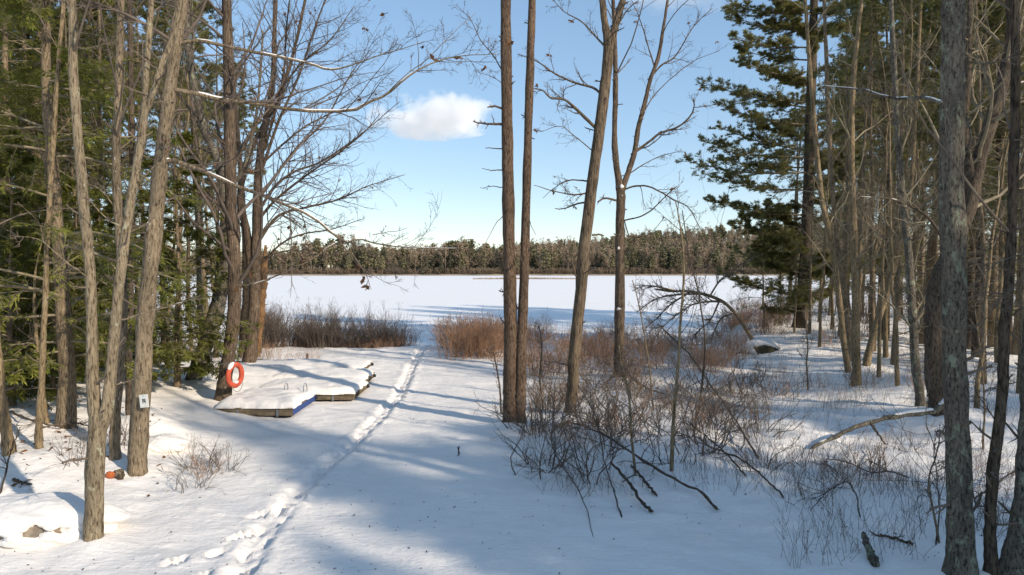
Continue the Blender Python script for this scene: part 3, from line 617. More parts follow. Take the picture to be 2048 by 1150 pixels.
C2, C2d, _ = hero("crooked_tree", "crooked ridged tree rising out of the brush between the twin pine and the knotted trunk", "tree", M['ash'],
    [[(1140, 832, 28), (1143, 800, 25), (1146, 760, 24), (1147, 720, 26), (1155, 650, 24.5), (1163, 570, 25), (1172, 480, 25), (1182, 400, 25), (1192, 320, 24.5), (1203, 240, 25), (1212, 160, 24), (1218, 95, 22), (1210, 45, 16), (1205, 0, 14), (1200, -20, 12)],
     [(1216, 105, 19), (1228, 60, 16), (1240, 15, 14), (1250, -20, 12)]],
    [([(1193, 258), (1170, 235), (1148, 212), (1128, 197), (1105, 195), (1088, 180), (1066, 176)], (9, 3), (0, -.6), 8), ([(1205, 190), (1185, 176), (1150, 168), (1110, 150), (1075, 125), (1035, 108)], (7, 2), (0, .5), 9), ([(1212, 95), (1190, 72), (1165, 45), (1130, 25), (1105, 0)], (5, 1.5), (0, .2), 8),
     ([(1178, 385), (1150, 390), (1120, 386), (1070, 372)], (5, 1.5), (0, -.5), 7), ([(1174, 405), (1150, 408), (1128, 416), (1108, 416)], (5, 2), (0, .4), 6), ([(1174, 362), (1140, 360), (1110, 372), (1085, 395)], (4, 1), (0, .6), 6), ([(1163, 548), (1152, 552), (1146, 530), (1138, 505)], (6, 2), (0, -.3), 2), ([(1185, 470), (1197, 468), (1207, 469)], (6, 3), (0, .2), 1),
     ([(1225, 160), (1240, 140), (1262, 115)], (4, 2), (0, .3), 2), ([(1232, 60), (1255, 20), (1275, 0)], (4, 2), (0, -.2), 5), ([(1183, 300), (1150, 270), (1120, 250), (1080, 260)], (3, 1), (0, -1), 7)],
    M['twig'], 32, top=5, crown_m=7, crown_t0=.66, snow=.08, k=22, rough=.06, leafn=2)
C3, C3d, C3P = hero("knotted_tree", "dark ridged trunk with lumps of snow on its knots beside the crooked tree", "tree", M['oak'],
    [[(1240, 756, 30), (1239, 725, 24), (1238, 700, 23), (1239, 620, 22), (1239, 500, 21), (1240, 430, 20), (1240, 385, 20), (1233, 340, 14), (1228, 280, 13), (1230, 200, 12), (1231, 130, 11), (1229, 60, 9), (1226, -10, 8)],
     [(1241, 392, 15), (1254, 350, 13), (1267, 310, 12), (1275, 260, 11), (1288, 210, 10), (1300, 160, 9), (1317, 110, 8), (1325, 60, 7), (1336, -5, 5)]],
    [([(1296, 160), (1324, 130), (1349, 115), (1374, 75), (1394, 47), (1425, 18)], (5, 1.5), (0, .4), 9), ([(1262, 310), (1295, 285), (1320, 266), (1355, 253), (1378, 235), (1388, 215), (1385, 197)], (7, 2.5), (0, -.5), 7), ([(1245, 442), (1290, 430), (1325, 400), (1353, 375)], (4, 2), (0, -.7), 2), ([(1246, 380), (1270, 372), (1300, 374), (1340, 396), (1375, 415), (1395, 450), (1412, 482)], (5, 1.2), (0, -1), 9),
     ([(1236, 402), (1212, 395), (1196, 402)], (6, 4), (0, -.4), 3), ([(1248, 440), (1262, 475), (1300, 468), (1325, 440)], (3, 1.2), (0, .5), 6), ([(1270, 315), (1275, 300), (1300, 290), (1330, 265)], (5, 2), (0, .6), 5), ([(1290, 220), (1310, 190), (1350, 150), (1390, 120), (1440, 100)], (3, 1), (0, 1), 9), ([(1262, 345), (1300, 320), (1340, 305), (1365, 300)], (3, 1), (0, 1), 6), ([(1308, 130), (1295, 90), (1280, 40), (1262, 0)], (4, 1.5), (0, .5), 7),
     ([(1240, 500), (1262, 500), (1272, 475)], (3.5, 1.5), (0, -.3), 4), ([(1388, 215), (1410, 213), (1450, 205)], (2, .8), (-.5, -.6), 4)],
    M['twig'], 33, top=4, crown_m=7, crown_t0=.62, snow=.10, k=20, rough=.06, leafn=3)
for px, py, s in [(1243, 374, 4.5), (1239, 618, 5), (1238, 497, 3.5), (1240, 548, 2.5)]:
    c = P(px, py, C3d - .10); nu, nv = 12, 8; s = s * C3d / F
    V = [(c[0] + math.sin(math.pi * j / nv) * math.cos(2 * math.pi * i / nu) * s * (1.0 + .35 * math.sin(i * 2.1 + px + j)), c[1] + math.sin(math.pi * j / nv) * math.sin(2 * math.pi * i / nu) * s * .8, c[2] + math.cos(math.pi * j / nv) * s * (.85 + .3 * math.sin(i + px) + (.35 if j < 4 else -.25))) for j in range(nv + 1) for i in range(nu)]
    MB().add(V, [[j * nu + i, (j + 1) * nu + i, (j + 1) * nu + (i + 1) % nu, j * nu + (i + 1) % nu] for j in range(nv) for i in range(nu)]).build("snow", M['snow'], C3, C3.location)
# --- right side
RT = [
 ("slanting_birch", "thin tan stem slanting up from the brush just before the snow mound", M['tan'], [[(1697, 750, 15), (1692, 715, 13), (1688, 690, 13), (1678, 600, 13), (1662, 480, 12), (1645, 400, 11), (1634, 300, 10), (1625, 200, 9), (1618, 100, 8), (1610, -10, 7)]], 41),
 ("grey_sapling_tree", "thin grey stem directly behind the slanting tan stem", M['bg'], [[(1703, 722, 13), (1696, 650, 12), (1684, 560, 11), (1670, 450, 10), (1657, 250, 10), (1652, 100, 8), (1648, -10, 7)]], 42),
 ("pale_straight_tree", "straight pale tree standing upright on the snow mound", M['tan'], [[(1713, 766, 24), (1713, 735, 20), (1712, 700, 19), (1711, 600, 17), (1709, 500, 16), (1706, 400, 14), (1704, 280, 12), (1707, 180, 11), (1718, 60, 9), (1727, -10, 8)]], 43),
 ("slanted_pole_tree", "tan tree tilting away from the snow mound it shares with the straight pale tree", M['tan'], [[(1731, 746, 18), (1739, 700, 16), (1757, 640, 15), (1774, 590, 14), (1790, 530, 13), (1808, 460, 11), (1822, 380, 9), (1830, 250, 8), (1838, 100, 7), (1842, -10, 6)]], 44),
 ("mossy_grey_tree", "grey green tree leaning in front of the big dark trunk near the fallen log", M['maple'], [[(1842, 812, 24), (1838, 780, 20), (1832, 740, 19), (1826, 660, 18), (1821, 575, 17), (1814, 480, 15), (1800, 350, 13), (1790, 200, 12), (1780, -10, 10)]], 45)]
for nm, lab, mt, st, sd in RT:
    hero(nm, lab, "tree", mt, st, (), M['twig_d'], sd, top=3, crown_m=15, crown_t0=.28, snow=.12, lens=((.10, .22), (.3, .55), (.3, .5)))
R6, R6d, _ = hero("curved_dark_tree", "big dark trunk curving up behind the huge grey trunk, snow in its crotch", "tree", M['dark'],
    [[(1882, 838, 46), (1876, 800, 39), (1869, 740, 36), (1868, 640, 35), (1878, 560, 35), (1903, 500, 33), (1935, 425, 31), (1954, 340, 29), (1975, 270, 27), (2000, 190, 25), (2020, 110, 24), (2026, 40, 22), (2024, -20, 20)], [(1945, 380, 26), (1936, 320, 20), (1930, 250, 16), (1938, 120, 13), (1940, -10, 10)]],
    [([(1900, 500), (1850, 430), (1790, 400), (1720, 395)], (9, 2), (0, -1), 10), ([(1866, 650), (1835, 655), (1800, 665)], (5, 2), (0, -.5), 4), ([(1990, 220), (2020, 180), (2060, 150)], (8, 3), (0, .5), 7)], M['twig_d'], 46, top=4, crown_m=16, crown_t0=.35, snow=.4, k=18)
R7, R7d, _ = hero("huge_grey_tree", "huge grey lichen covered trunk standing nearest the viewer", "tree", M['maple'],
    [[(1919, 1178, 84), (1921, 1120, 62), (1921, 1060, 55), (1920, 1000, 52), (1918, 900, 50), (1914, 800, 48), (1911, 700, 47), (1909, 575, 48), (1907, 480, 50), (1903, 380, 49), (1905, 250, 47), (1907, 120, 45), (1908, 0, 44)]],
    [([(1884, 205), (1850, 196), (1800, 194), (1760, 188), (1720, 178), (1650, 170)], (10, 3), (0, 1.2), 5), ([(1925, 320), (1935, 280), (1930, 245)], (7, 3), (0, .3), 2), ([(1930, 120), (1980, 125), (2060, 92)], (3, 1), (0, -.8), 5)], M['twig_l'], 47, top=7, crown_m=6, crown_t0=.86, snow=.75, k=28, rough=.03)
hero("mossy_bent_tree", "dark mossy bent trunk just past the huge grey trunk", "tree", M['dark'],
    [[(1988, 1180, 40), (1981, 1110, 29), (1979, 1050, 24), (1985, 950, 24), (1997, 850, 24), (2005, 750, 22), (2008, 650, 22), (2015, 575, 22), (2022, 450, 20), (2028, 330, 20), (2032, 200, 18), (2030, -10, 16)]],
    [([(2012, 640), (2040, 620), (2080, 610)], (4, 1), (0, -.5), 6), ([(1998, 850), (1960, 800), (1945, 760)], (3, 1), (0, .3), 4)], M['twig_l'], 48, top=4, crown_m=8, crown_t0=.4, k=18, rough=.07)
hero("lichened_tree", "grey trunk cut off by the frame edge next to the mossy bent trunk", "tree", M['maple'], [[(2016, 1185, 66), (2028, 1110, 50), (2037, 1060, 42), (2045, 950, 34), (2051, 850, 28), (2058, 700, 26), (2066, 500, 24), (2074, 200, 20)]],
    [([(2060, 560), (2020, 580), (1970, 640), (1940, 655)], (3, 1), (0, -.6), 9), ([(2062, 500), (2000, 520), (1950, 560), (1925, 580)], (3, 1), (0, -.2), 10), ([(2064, 450), (2010, 470), (1960, 530)], (2.5, .8), (0, .3), 9), ([(2056, 760), (2000, 770), (1950, 800)], (2.5, .8), (0, .5), 8)], M['twig_l'], 49, top=4, k=20)
hero("bent_tree", "snow topped trunk bent over toward the lake with hanging branches", "tree", M['bg'],
    [[(1512, 694, 9), (1493, 660, 8.5), (1475, 632, 8), (1450, 606, 7.5), (1420, 592, 7), (1380, 583, 6), (1340, 582, 5.5), (1310, 578, 3.5)]],
    [([(1450, 604), (1420, 604), (1380, 612), (1330, 650), (1300, 690)], (6, 2), (0, -.6), 28), ([(1400, 588), (1350, 590), (1310, 600), (1275, 625)], (5, 2), (0, .3), 24), ([(1440, 600), (1420, 640), (1390, 670), (1380, 700)], (5, 1.8), (0, .5), 20), ([(1360, 583), (1320, 575), (1290, 572), (1265, 582)], (4.5, 1.8), (0, -.3), 20), ([(1420, 592), (1440, 560), (1480, 530), (1520, 510)], (5, 1.8), (0, .4), 18), ([(1470, 625), (1440, 640), (1420, 690)], (5, 1.8), (0, -.4), 20), ([(1380, 584), (1340, 610), (1310, 640), (1290, 655)], (4.5, 1.8), (0, .6), 24)], M['twig'], 50, top=0, snow=.6)

# white pine leaning its boughs over the lake
def big_pine():
    g = np.random.default_rng(77); gp = G(1600, 655); d = gp[1]
    root = thing("white_pine", "tall white pine at the shore with tiers of green boughs reaching over the lake", "tree", gp); og = np.array(root.location)
    st = [(1598, 662, 34), (1601, 640, 27), (1606, 600, 25), (1612, 500, 23), (1616, 400, 21), (1620, 250, 19), (1625, 100, 17), (1628, 0, 15), (1632, -120, 11), (1636, -260, 5)]
    p, _ = pxpath(st, d, d, 40); r = np.interp(np.linspace(0, 1, 40), np.linspace(0, 1, len(st)), [s[2] for s in st]) / 2 * d / F
    p = np.vstack([p[0] - [0, 0, .3], p]); r = np.r_[r[0], r]; MB().tubes(p, r, 14, rough=.04).build("trunk", M['dark'], root, og)
    tw = MB(); lf = MB(); PB = []; RB = []
    for (ya, x, y, dd) in [(25, 1455, 8, 0), (60, 1462, 34, .8), (95, 1468, 72, -.6), (120, 1480, 100, 1), (155, 1476, 122, -1), (205, 1412, 168, .3), (215, 1480, 185, 1.4), (250, 1442, 212, -.8), (300, 1440, 255, .6), (315, 1402, 282, -.3), (345, 1370, 322, .2), (335, 1440, 318, 1.5), (380, 1428, 352, -.7), (430, 1425, 402, 0), (430, 1470, 412, 1.3), (480, 1470, 446, .5), (520, 1510, 492, -.4), (545, 1540, 530, .8), (-30, 1470, -30, .5), (-80, 1500, -90, 0), (140, 1740, 120, -.5), (230, 1760, 215, .6), (320, 1750, 290, 0), (400, 1740, 385, .8), (-10, 1720, -20, 0), (60, 1735, 50, 1)]:
        a = P(1615 + (330 - ya) * .02, ya, d); b = P(x, y, d + dd); m = (a + b) / 2 + np.array([0, 0, -.12 * abs(b[0] - a[0]) * .4]); q = smooth_path([a, m, b], 9); PB.append(q); RB.append(np.linspace(.045, .012, 9))
    for k in range(52):
        z = g.uniform(0, 1); f = 8 + z * 31; i = int(f); a = p[min(i, 40)]; az = g.uniform(0, 6.28); L = g.uniform(1.5, 4.2) * (1 - .5 * z); b = a + np.array([math.cos(az) * L, math.sin(az) * L, L * g.uniform(.05, .35)]); PB.append(smooth_path([a, (a + b) / 2 - [0, 0, .15], b], 9)); RB.append(np.linspace(.035, .01, 9))
    PB = np.array(PB); RB = np.array(RB); tw.tubes(PB, RB, 5); pine_foliage(lf, g, PB, RB, tw, 52, 34, .15, .017, 5, (.12, .27), .2, .10)
    tw.build("branches", M['twig_d'], root, og); lf.build("crown", M['pine'], root, og, smooth=False)
big_pine()

# --- prototypes for the woods
PR = {}
PR['hemA'] = make_conifer("hemlock", "x", "tree", 101, 13, .15, .07, 2.9, 80, 'hem', M['bg'], M['hem'])
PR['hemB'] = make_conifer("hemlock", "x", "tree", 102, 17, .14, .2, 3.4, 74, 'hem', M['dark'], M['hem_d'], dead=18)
PR['hemC'] = make_conifer("hemlock", "x", "tree", 103, 6, .07, .05, 1.9, 60, 'hem', M['bg'], M['hem'])
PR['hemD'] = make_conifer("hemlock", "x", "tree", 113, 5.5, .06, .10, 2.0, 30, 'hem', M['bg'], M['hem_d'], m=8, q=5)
PR['pinA'] = make_conifer("pine", "x", "tree", 104, 19, .17, .34, 3.3, 62, 'pine', M['bg'], M['pine'], dead=40, m=10, q=24, ln=.18, wd_=.022)
PR['pinB'] = make_conifer("pine", "x", "tree", 105, 16, .13, .42, 2.7, 50, 'pine', M['dark'], M['pine'], dead=50, m=10, q=24, ln=.18, wd_=.022)
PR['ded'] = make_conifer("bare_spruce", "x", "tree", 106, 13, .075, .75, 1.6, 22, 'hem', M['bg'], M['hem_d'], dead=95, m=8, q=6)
PR['hwA'] = make_hardwood("leafless_tree", "x", "tree", 107, 14, .10, .25, M['bg'], M['twig'], m=22)
PR['hwB'] = make_hardwood("leafless_tree", "x", "tree", 108, 12, .065, .2, M['tan'], M['twig_d'], lean=.06)
PR['hwC'] = make_hardwood("leafless_tree", "x", "tree", 109, 15, .12, .3, M['maple'], M['twig'], m=24)
PR['hwD'] = make_hardwood("leafless_tree", "x", "tree", 110, 8, .045, .15, M['tan'], M['twig_l'], lean=.09, m=14)
USED = set()
def place(kind, px, d, sc, label, group, name=None, x=None, lean=None):
    x = (px - 1024) / F * d if x is None else x; z = tz(x, d); rz = float(rng.uniform(0, 6.28)); ln = lean or (float(rng.normal(0, .02)), float(rng.normal(0, .02)))
    if kind not in USED:
        USED.add(kind); o = PR[kind]; o.location = (float(x), float(d), z); o.rotation_euler = (ln[0], ln[1], rz); o.scale = (sc,) * 3; o["label"] = label; o["group"] = group
    else: o = dup(PR[kind], (x, d, z), rz, sc, label, group, ln)
    return o
LG = {'hem': ("green hemlock among the crowded trees behind the left snow bank", "hemlocks on the left bank"), 'pin': ("tall dark pine among the crowded trees behind the left snow bank", "pines on the left bank"),
      'hw': ("leafless tree among the crowded trees behind the left snow bank", "leafless trees on the left bank"), 'ded': ("bare twiggy spruce among the crowded trees behind the left snow bank", "bare spruces on the left bank")}
RG = {'hem': ("dark hemlock in the shaded wood beyond the fallen log", "hemlocks in the shaded wood"), 'pin': ("tall pine in the shaded wood beyond the fallen log", "pines in the shaded wood"),
      'hw': ("leafless tree in the shaded wood beyond the fallen log", "leafless trees in the shaded wood"), 'ded': ("brown twiggy spruce in the shaded wood beyond the fallen log", "bare spruces in the shaded wood")}
def wood(lst, LBL):
    for kind, px, d, sc in lst:
        k = 'hem' if kind[:3] == 'hem' else 'pin' if kind[:3] == 'pin' else 'ded' if kind == 'ded' else 'hw'; place(kind, px, d, sc, *LBL[k])
o = place('hemA', 124, G(124, 852)[1], .92, "sunlit green hemlock with low sweeping boughs behind the thin pale tree", "low hemlocks on the bank")
wood([('hemB', 120, 30, 1.0), ('hemA', 0, 22, 1.1), ('hemA', 70, 27, 1.1), ('hemC', 352, 16.2, 1.0), ('hemC', 20, 13.5, .9), ('hemA', 20, 16.5, .95), ('hemA', 95, 20, 1.0), ('hemA', 165, 24.5, 1.05), ('hemC', 50, 15, .95), ('hemC', 150, 16.5, .8), ('hemC', 235, 17.5, .75), ('hemC', 100, 14.5, .7), ('hemC', 300, 19, .8), ('hemA', 40, 18, .9), ('hemA', -60, 15, 1.0), ('hemB', 55, 21, 1.0), ('hemB', 205, 26, .95), ('hemB', -40, 26, 1.1), ('hemC', 200, 18.5, .8), ('hemC', 80, 17.5, .8),
      ('pinA', 48, 19, 1.0), ('pinB', 160, 23, 1.0), ('pinB', 330, 27, 1.0), ('pinA', 410, 34, .95), ('pinB', 10, 30, 1.1), ('pinA', 120, 36, 1.1), ('pinB', 465, 33.5, .85), ('pinA', 235, 31, 1.05), ('pinB', 375, 42, 1.0),
      ('hwA', 300, 24, 1.0), ('hwB', 350, 22, 1.0), ('hwC', 400, 26, 1.0), ('hwB', 425, 29, 1.1), ('hwA', 190, 20, .95), ('hwD', 330, 19.5, 1.1), ('hwB', 145, 28, 1.1), ('hwC', 90, 25, 1.0), ('hwD', 380, 24, 1.2), ('hwB', 235, 34, 1.1), ('hwA', 60, 33, 1.1),
      ('ded', 360, 31, 1.0), ('ded', 280, 21, .9), ('ded', 430, 24, .95), ('ded', 110, 22, 1.0), ('ded', 20, 23, 1.0), ('ded', 330, 36, 1.1), ('ded', 170, 19, .9), ('ded', 240, 24, 1.0), ('ded', 395, 38, 1.0), ('ded', 480, 30, .8)], LG)
wood([('pinA', 1720, 46, 1.1), ('pinA', 1800, 44, 1.1), ('pinA', 1870, 42, 1.1), ('hemA', 1760, 42, 1.2), ('hemA', 1840, 39, 1.2), ('hemA', 1925, 40, 1.2), ('hemA', 2000, 36, 1.2), ('pinA', 1960, 44, 1.1), ('hemA', 1690, 50, 1.2), ('pinA', 2045, 33, 1.1), ('pinA', 1745, 40, 1.0), ('pinB', 1770, 27, 1.0), ('pinA', 1850, 25, 1.0), ('pinB', 1940, 24, 1.1), ('pinA', 2040, 22, 1.0), ('pinA', 1800, 40, 1.1), ('pinB', 1990, 38, 1.1), ('pinA', 1580, 52, .9), ('pinB', 1690, 44, 1.0),
      ('hemB', 1960, 21, 1.0), ('hemB', 1890, 24, 1.0), ('hemB', 2070, 19, 1.0), ('hemB', 2020, 22.5, 1.0), ('hemD', 1530, 32, .9), ('hemD', 1562, 35, 1.0), ('hemD', 1590, 30, .8), ('hemA', 1990, 25, 1.0),
      ('ded', 1690, 26, 1.0), ('ded', 1750, 23, 1.0), ('ded', 1790, 20, 1.0), ('ded', 1830, 29, 1.05), ('ded', 1900, 20, 1.0), ('ded', 1970, 17, .95), ('ded', 1640, 35, 1.0), ('ded', 1590, 44, 1.0), ('ded', 2045, 15.5, .9), ('ded', 1725, 40, 1.1), ('ded', 1870, 34, 1.1), ('ded', 1620, 29, .8),
      ('ded', 1715, 21.5, .95), ('ded', 1800, 36, 1.1), ('ded', 1935, 27, 1.1), ('ded', 2000, 23, 1.1), ('ded', 1660, 40, 1.1), ('ded', 1800, 46, 1.2), ('ded', 2040, 31, 1.1),
      ('hwB', 1745, 28, 1.0), ('hwB', 1665, 31, 1.0), ('hwB', 1775, 21.5, 1.0), ('hwA', 1850, 31, 1.1), ('hwB', 2000, 20, 1.0), ('hwD', 1640, 24, 1.1), ('hwD', 1760, 18.5, 1.1), ('hwB', 1600, 33, .9), ('hwD', 1960, 14.5, 1.1), ('hwA', 1700, 42, 1.1), ('hwB', 1830, 20.5, 1.0), ('hwD', 1800, 16.5, 1.1), ('hwB', 1720, 36, 1.0), ('hwD', 1680, 27, 1.3)], RG)
# the wood goes on beyond the picture, to the right of and behind the camera; its shade lies over the clearing
SG = {k: (v[0].replace("beyond the fallen log", "outside the picture"), v[1] + " beside the road") for k, v in RG.items()}
for kind, x, y, sc in [(k_, .6 * q_ + .8 * t_, .8 * q_ - .6 * t_, s_) for k_, t_, q_, s_ in [('hemA', 11, 6.8, .72), ('pinB', 14, 9.3, .8), ('hemA', 9.5, 5.9, .62), ('pinB', 12.5, 10.7, .75), ('hwC', 10.5, 5.0, .7), ('pinB', 12, 6.0, .72), ('hemA', 14, 8.4, .9), ('pinB', 15.5, 7.2, .85), ('hemA', 11.5, 9.8, .8), ('pinB', 16.5, 10.2, .85), ('hemA', 10, 3.9, .66), ('hemA', 12.5, 5.0, .8), ('pinB', 11, 7.6, .7), ('hemA', 9, 8.4, .66), ('pinB', 13.5, 11.4, .75), ('pinA', 20, 7.8, 1.0), ('hwC', 16, 8.2, 1.0), ('hwA', 23, 9.2, 1.1), ('hwA', 14, 7.2, .9), ('hwC', 19, 6.6, .9), ('hwA', 18, 5.6, 1.0), ('hwC', 12.5, 8.6, .9), ('hwC', 26, 8.0, 1.2), ('hwC', 20, 3.6, 1.0), ('hwA', 25, 4.6, 1.1), ('hwA', 22, 11, 1.0), ('hwC', 26, 13, 1.0), ('hwA', 15, 10.5, .9), ('hwC', 17, 14, .9), ('pinB', 21, 16, 1.0), ('hwC', 13, 16.5, .9), ('hemB', 12, 19.5, .8), ('pinA', 24, 19, 1.0), ('hwC', 9, 22, 1.0), ('pinB', 16, 23, 1.0)]]:
    k = 'hem' if kind[:3] == 'hem' else 'pin' if kind[:3] == 'pin' else 'hw'; place(kind, 0, y, sc, *SG[k], x=x)

# ------------------------------------------------------------------ things on the snow
def lump(c, r, seed, nu=40, nv=24, amp=.12, sc=1.2, keep=None):
    g = np.random.default_rng(seed); o = g.uniform(0, 50); V = []
    for j in range(nv + 1):
        for i in range(nu):
            th = math.pi * j / nv; ph = 2 * math.pi * i / nu; x, y, z = math.sin(th) * math.cos(ph), math.sin(th) * math.sin(ph), math.cos(th); V.append((x, y, z))
    V = np.array(V); k = 1 + amp * (fbm(V[:, 0] * sc + o + V[:, 2], V[:, 1] * sc + V[:, 2] * .7 * sc, .8, 4, seed) + .4 * fbm(V[:, 2] * sc + o, V[:, 0] * sc, .5, 3, seed + 5))
    Q = [[j * nu + i, (j + 1) * nu + i, (j + 1) * nu + (i + 1) % nu, j * nu + (i + 1) % nu] for j in range(nv) for i in range(nu)]
    return V * k[:, None] * np.array(r) + np.array(c), Q
def boulder(name, label, px, py, r, seed, barem, patch, cat="boulder", lift=0.0):
    p = G(px, py); root = thing(name, label, cat, p); og = np.array(root.location); c = p + np.array([0, r[1] * .7, r[2] * .35 + lift])
    v, q = lump(c, r, seed, 40, 24, .22); MB().add(v, q).build("rock", barem, root, og)
    v, q = lump(c + np.array([0, 0, .03]), np.array(r) * 1.13, seed, 96, 64, .22)
    u = norm((v - c) / np.array(r))
    for (a, b, e, rad) in patch:      # bare places where the snow has slid off
        dd = np.linalg.norm(u - norm(np.array([a, b, e])), axis=1) + .30 * fbm(v[:, 0], v[:, 2], .14, 4, 3); k = 1 - sstep(rad * .7, rad, dd); v = c + (v - c) * (1 - .22 * k[:, None])
    MB().add(v, q).build("snow_cap", M['snow'], root, og); return root
boulder("boulder", "large boulder under deep snow with one bare brown patch beside the forked tree", 40, 1086, (.86, .52, .29), 3, M['rock'], [(.34, -.80, .28, .17), (.22, -.84, .22, .10), (-.12, -.9, .10, .07)])
boulder("boulder", "mossy dark boulder with a snow cap among the brush near the bent tree", 1530, 705, (.62, .45, .32), 8, M['moss'], [(-.1, -.85, .1, .75), (.5, -.7, -.1, .6)])
boulder("boulder", "small snow buried rock beside the sign tree base", 318, 900, (.36, .3, .15), 12, M['rock'], [(.9, -.3, .1, .1)])

def snow_slab(mb, x0, x1, y0, y1, z, h, seed, over=.03):
    nx, ny = 64, 56; a = np.linspace(-1, 1, nx); b = np.linspace(-1, 1, ny); A, B = np.meshgrid(a, b); A = np.sign(A) * np.abs(A) ** .75; B = np.sign(B) * np.abs(B) ** .75
    hx, hy = (x1 - x0) / 2 + over, (y1 - y0) / 2 + over; X = (x0 + x1) / 2 + A * hx; Y = (y0 + y1) / 2 + B * hy
    e = (1 - np.abs(A) ** 7) * (1 - np.abs(B) ** 7); Z = z + h * np.clip(e, 0, 1) ** .5 * (1 + .30 * fbm(X, Y, .9, 3, seed)) + .035 * fbm(X, Y, .3, 3, seed + 3) * e - .015
    ed = 1 - e; X = X + .05 * fbm(Y, X, .25, 3, seed + 7) * ed; Y = Y + .06 * fbm(X, Y, .22, 3, seed + 9) * ed
    i = (np.arange(ny - 1)[:, None] * nx + np.arange(nx - 1)[None]).ravel(); mb.add(np.stack([X.ravel(), Y.ravel(), Z.ravel()], 1), np.stack([i, i + 1, i + nx + 1, i + nx], 1))
def dock(name, label, x0, x1, y0, y1, h=.20, snow_h=.24, seed=1, blue=False, rings=(), z=None, yaw=0):
    zz = tz((x0 + x1) / 2, y0) if z is None else z; root = thing(name, label, "dock", (x0, y0, zz)); og = np.array(root.location); t = .045
    fr = MB(); fr.box(((x0 + x1) / 2, y0 + t / 2, zz + h / 2 + .02), (x1 - x0, t, h)); fr.box(((x0 + x1) / 2, y1 - t / 2, zz + h / 2 + .02), (x1 - x0, t, h)); fr.box((x0 + t / 2, (y0 + y1) / 2, zz + h / 2 + .02), (t, y1 - y0 - 2 * t, h))
    if not blue: fr.box((x1 - t / 2, (y0 + y1) / 2, zz + h / 2 + .02), (t, y1 - y0 - 2 * t, h))
    fr.build("frame", M['wood'], root, og, smooth=False)
    if blue: MB().box((x1 + .004 - t / 2, (y0 + y1) / 2, zz + h / 2 + .03), (t, y1 - y0 - .01, h + .015)).build("side_board", M['blue'], root, og, smooth=False)
    MB().box(((x0 + x1) / 2, (y0 + y1) / 2, zz + h + .035), (x1 - x0 + .03, y1 - y0 + .03, .03)).build("deck", M['wood'], root, og, smooth=False)
    s = MB(); snow_slab(s, x0, x1, y0, y1, zz + h + .05, snow_h, seed); s.build("snow_cap", M['snow'], root, og)
    for fx in (.28, .80):     # straps and feet seen under the front board
        xx = x0 + (x1 - x0) * fx; MB().box((xx, y0 - .012, zz + h * .5), (.05, .02, h * .95)).build("bracket", M['metal'], root, og, smooth=False)
        MB().tubes(np.array([[xx - .12, y0 + .1, zz + .03], [xx + .12, y0 + .1, zz + .03]]), np.array([.05, .05]), 10, cap=True).build("float", M['black'], root, og)
    v, q = lump((x1 + .02, y1 - .05, zz + h * .65), (.05, .05, .05), seed); MB().add(v, q).build("bumper", M['black'], root, og)
    for (rx, ry) in rings:
        th = np.linspace(0, math.pi, 14); top = zz + h + .05 + snow_h * .8
        pts = np.stack([rx + .045 * np.cos(th) * .6, ry + .045 * np.cos(th), top + .02 + .15 * np.sin(th)], 1); pts = np.vstack([[pts[0, 0], pts[0, 1], top - .15], pts, [pts[-1, 0], pts[-1, 1], top - .15]]); MB().tubes(pts, np.full(len(pts), .011), 8).build("hoop", M['metal'], root, og)
    return root
a = G(415, 826); b = G(598, 827); yA = (a[1] + b[1]) / 2
dock("floating_dock", "snow covered dock section with a blue painted side and two metal hoops", a[0], b[0], yA, yA + 1.75, .145, .20, 3, True, [((a[0] + b[0]) / 2 + .30, yA + 1.2), ((a[0] + b[0]) / 2 + .75, yA + 1.2)])
c = G(706, 803); dock("floating_dock", "snow covered dock section of bare brown boards next to the blue sided one", c[0] - 2.5, c[0], yA + 1.84, yA + 3.5, .12, .18, 5)
e = G(724, 780); dock("floating_dock", "buried dock section whose end shows a short board with a black bumper", e[0] - 2.6, e[0], e[1], e[1] + 1.6, .13, .18, 7, z=tz(e[0] - 1.3, e[1]) - .06)
f = G(735, 760); dock("floating_dock", "farthest buried dock section with one dark board edge under its snow", f[0] - 2.7, f[0] - .2, f[1] + .2, f[1] + 1.6, .09, .13, 9, z=tz(f[0] - 1.4, f[1]) - .09)

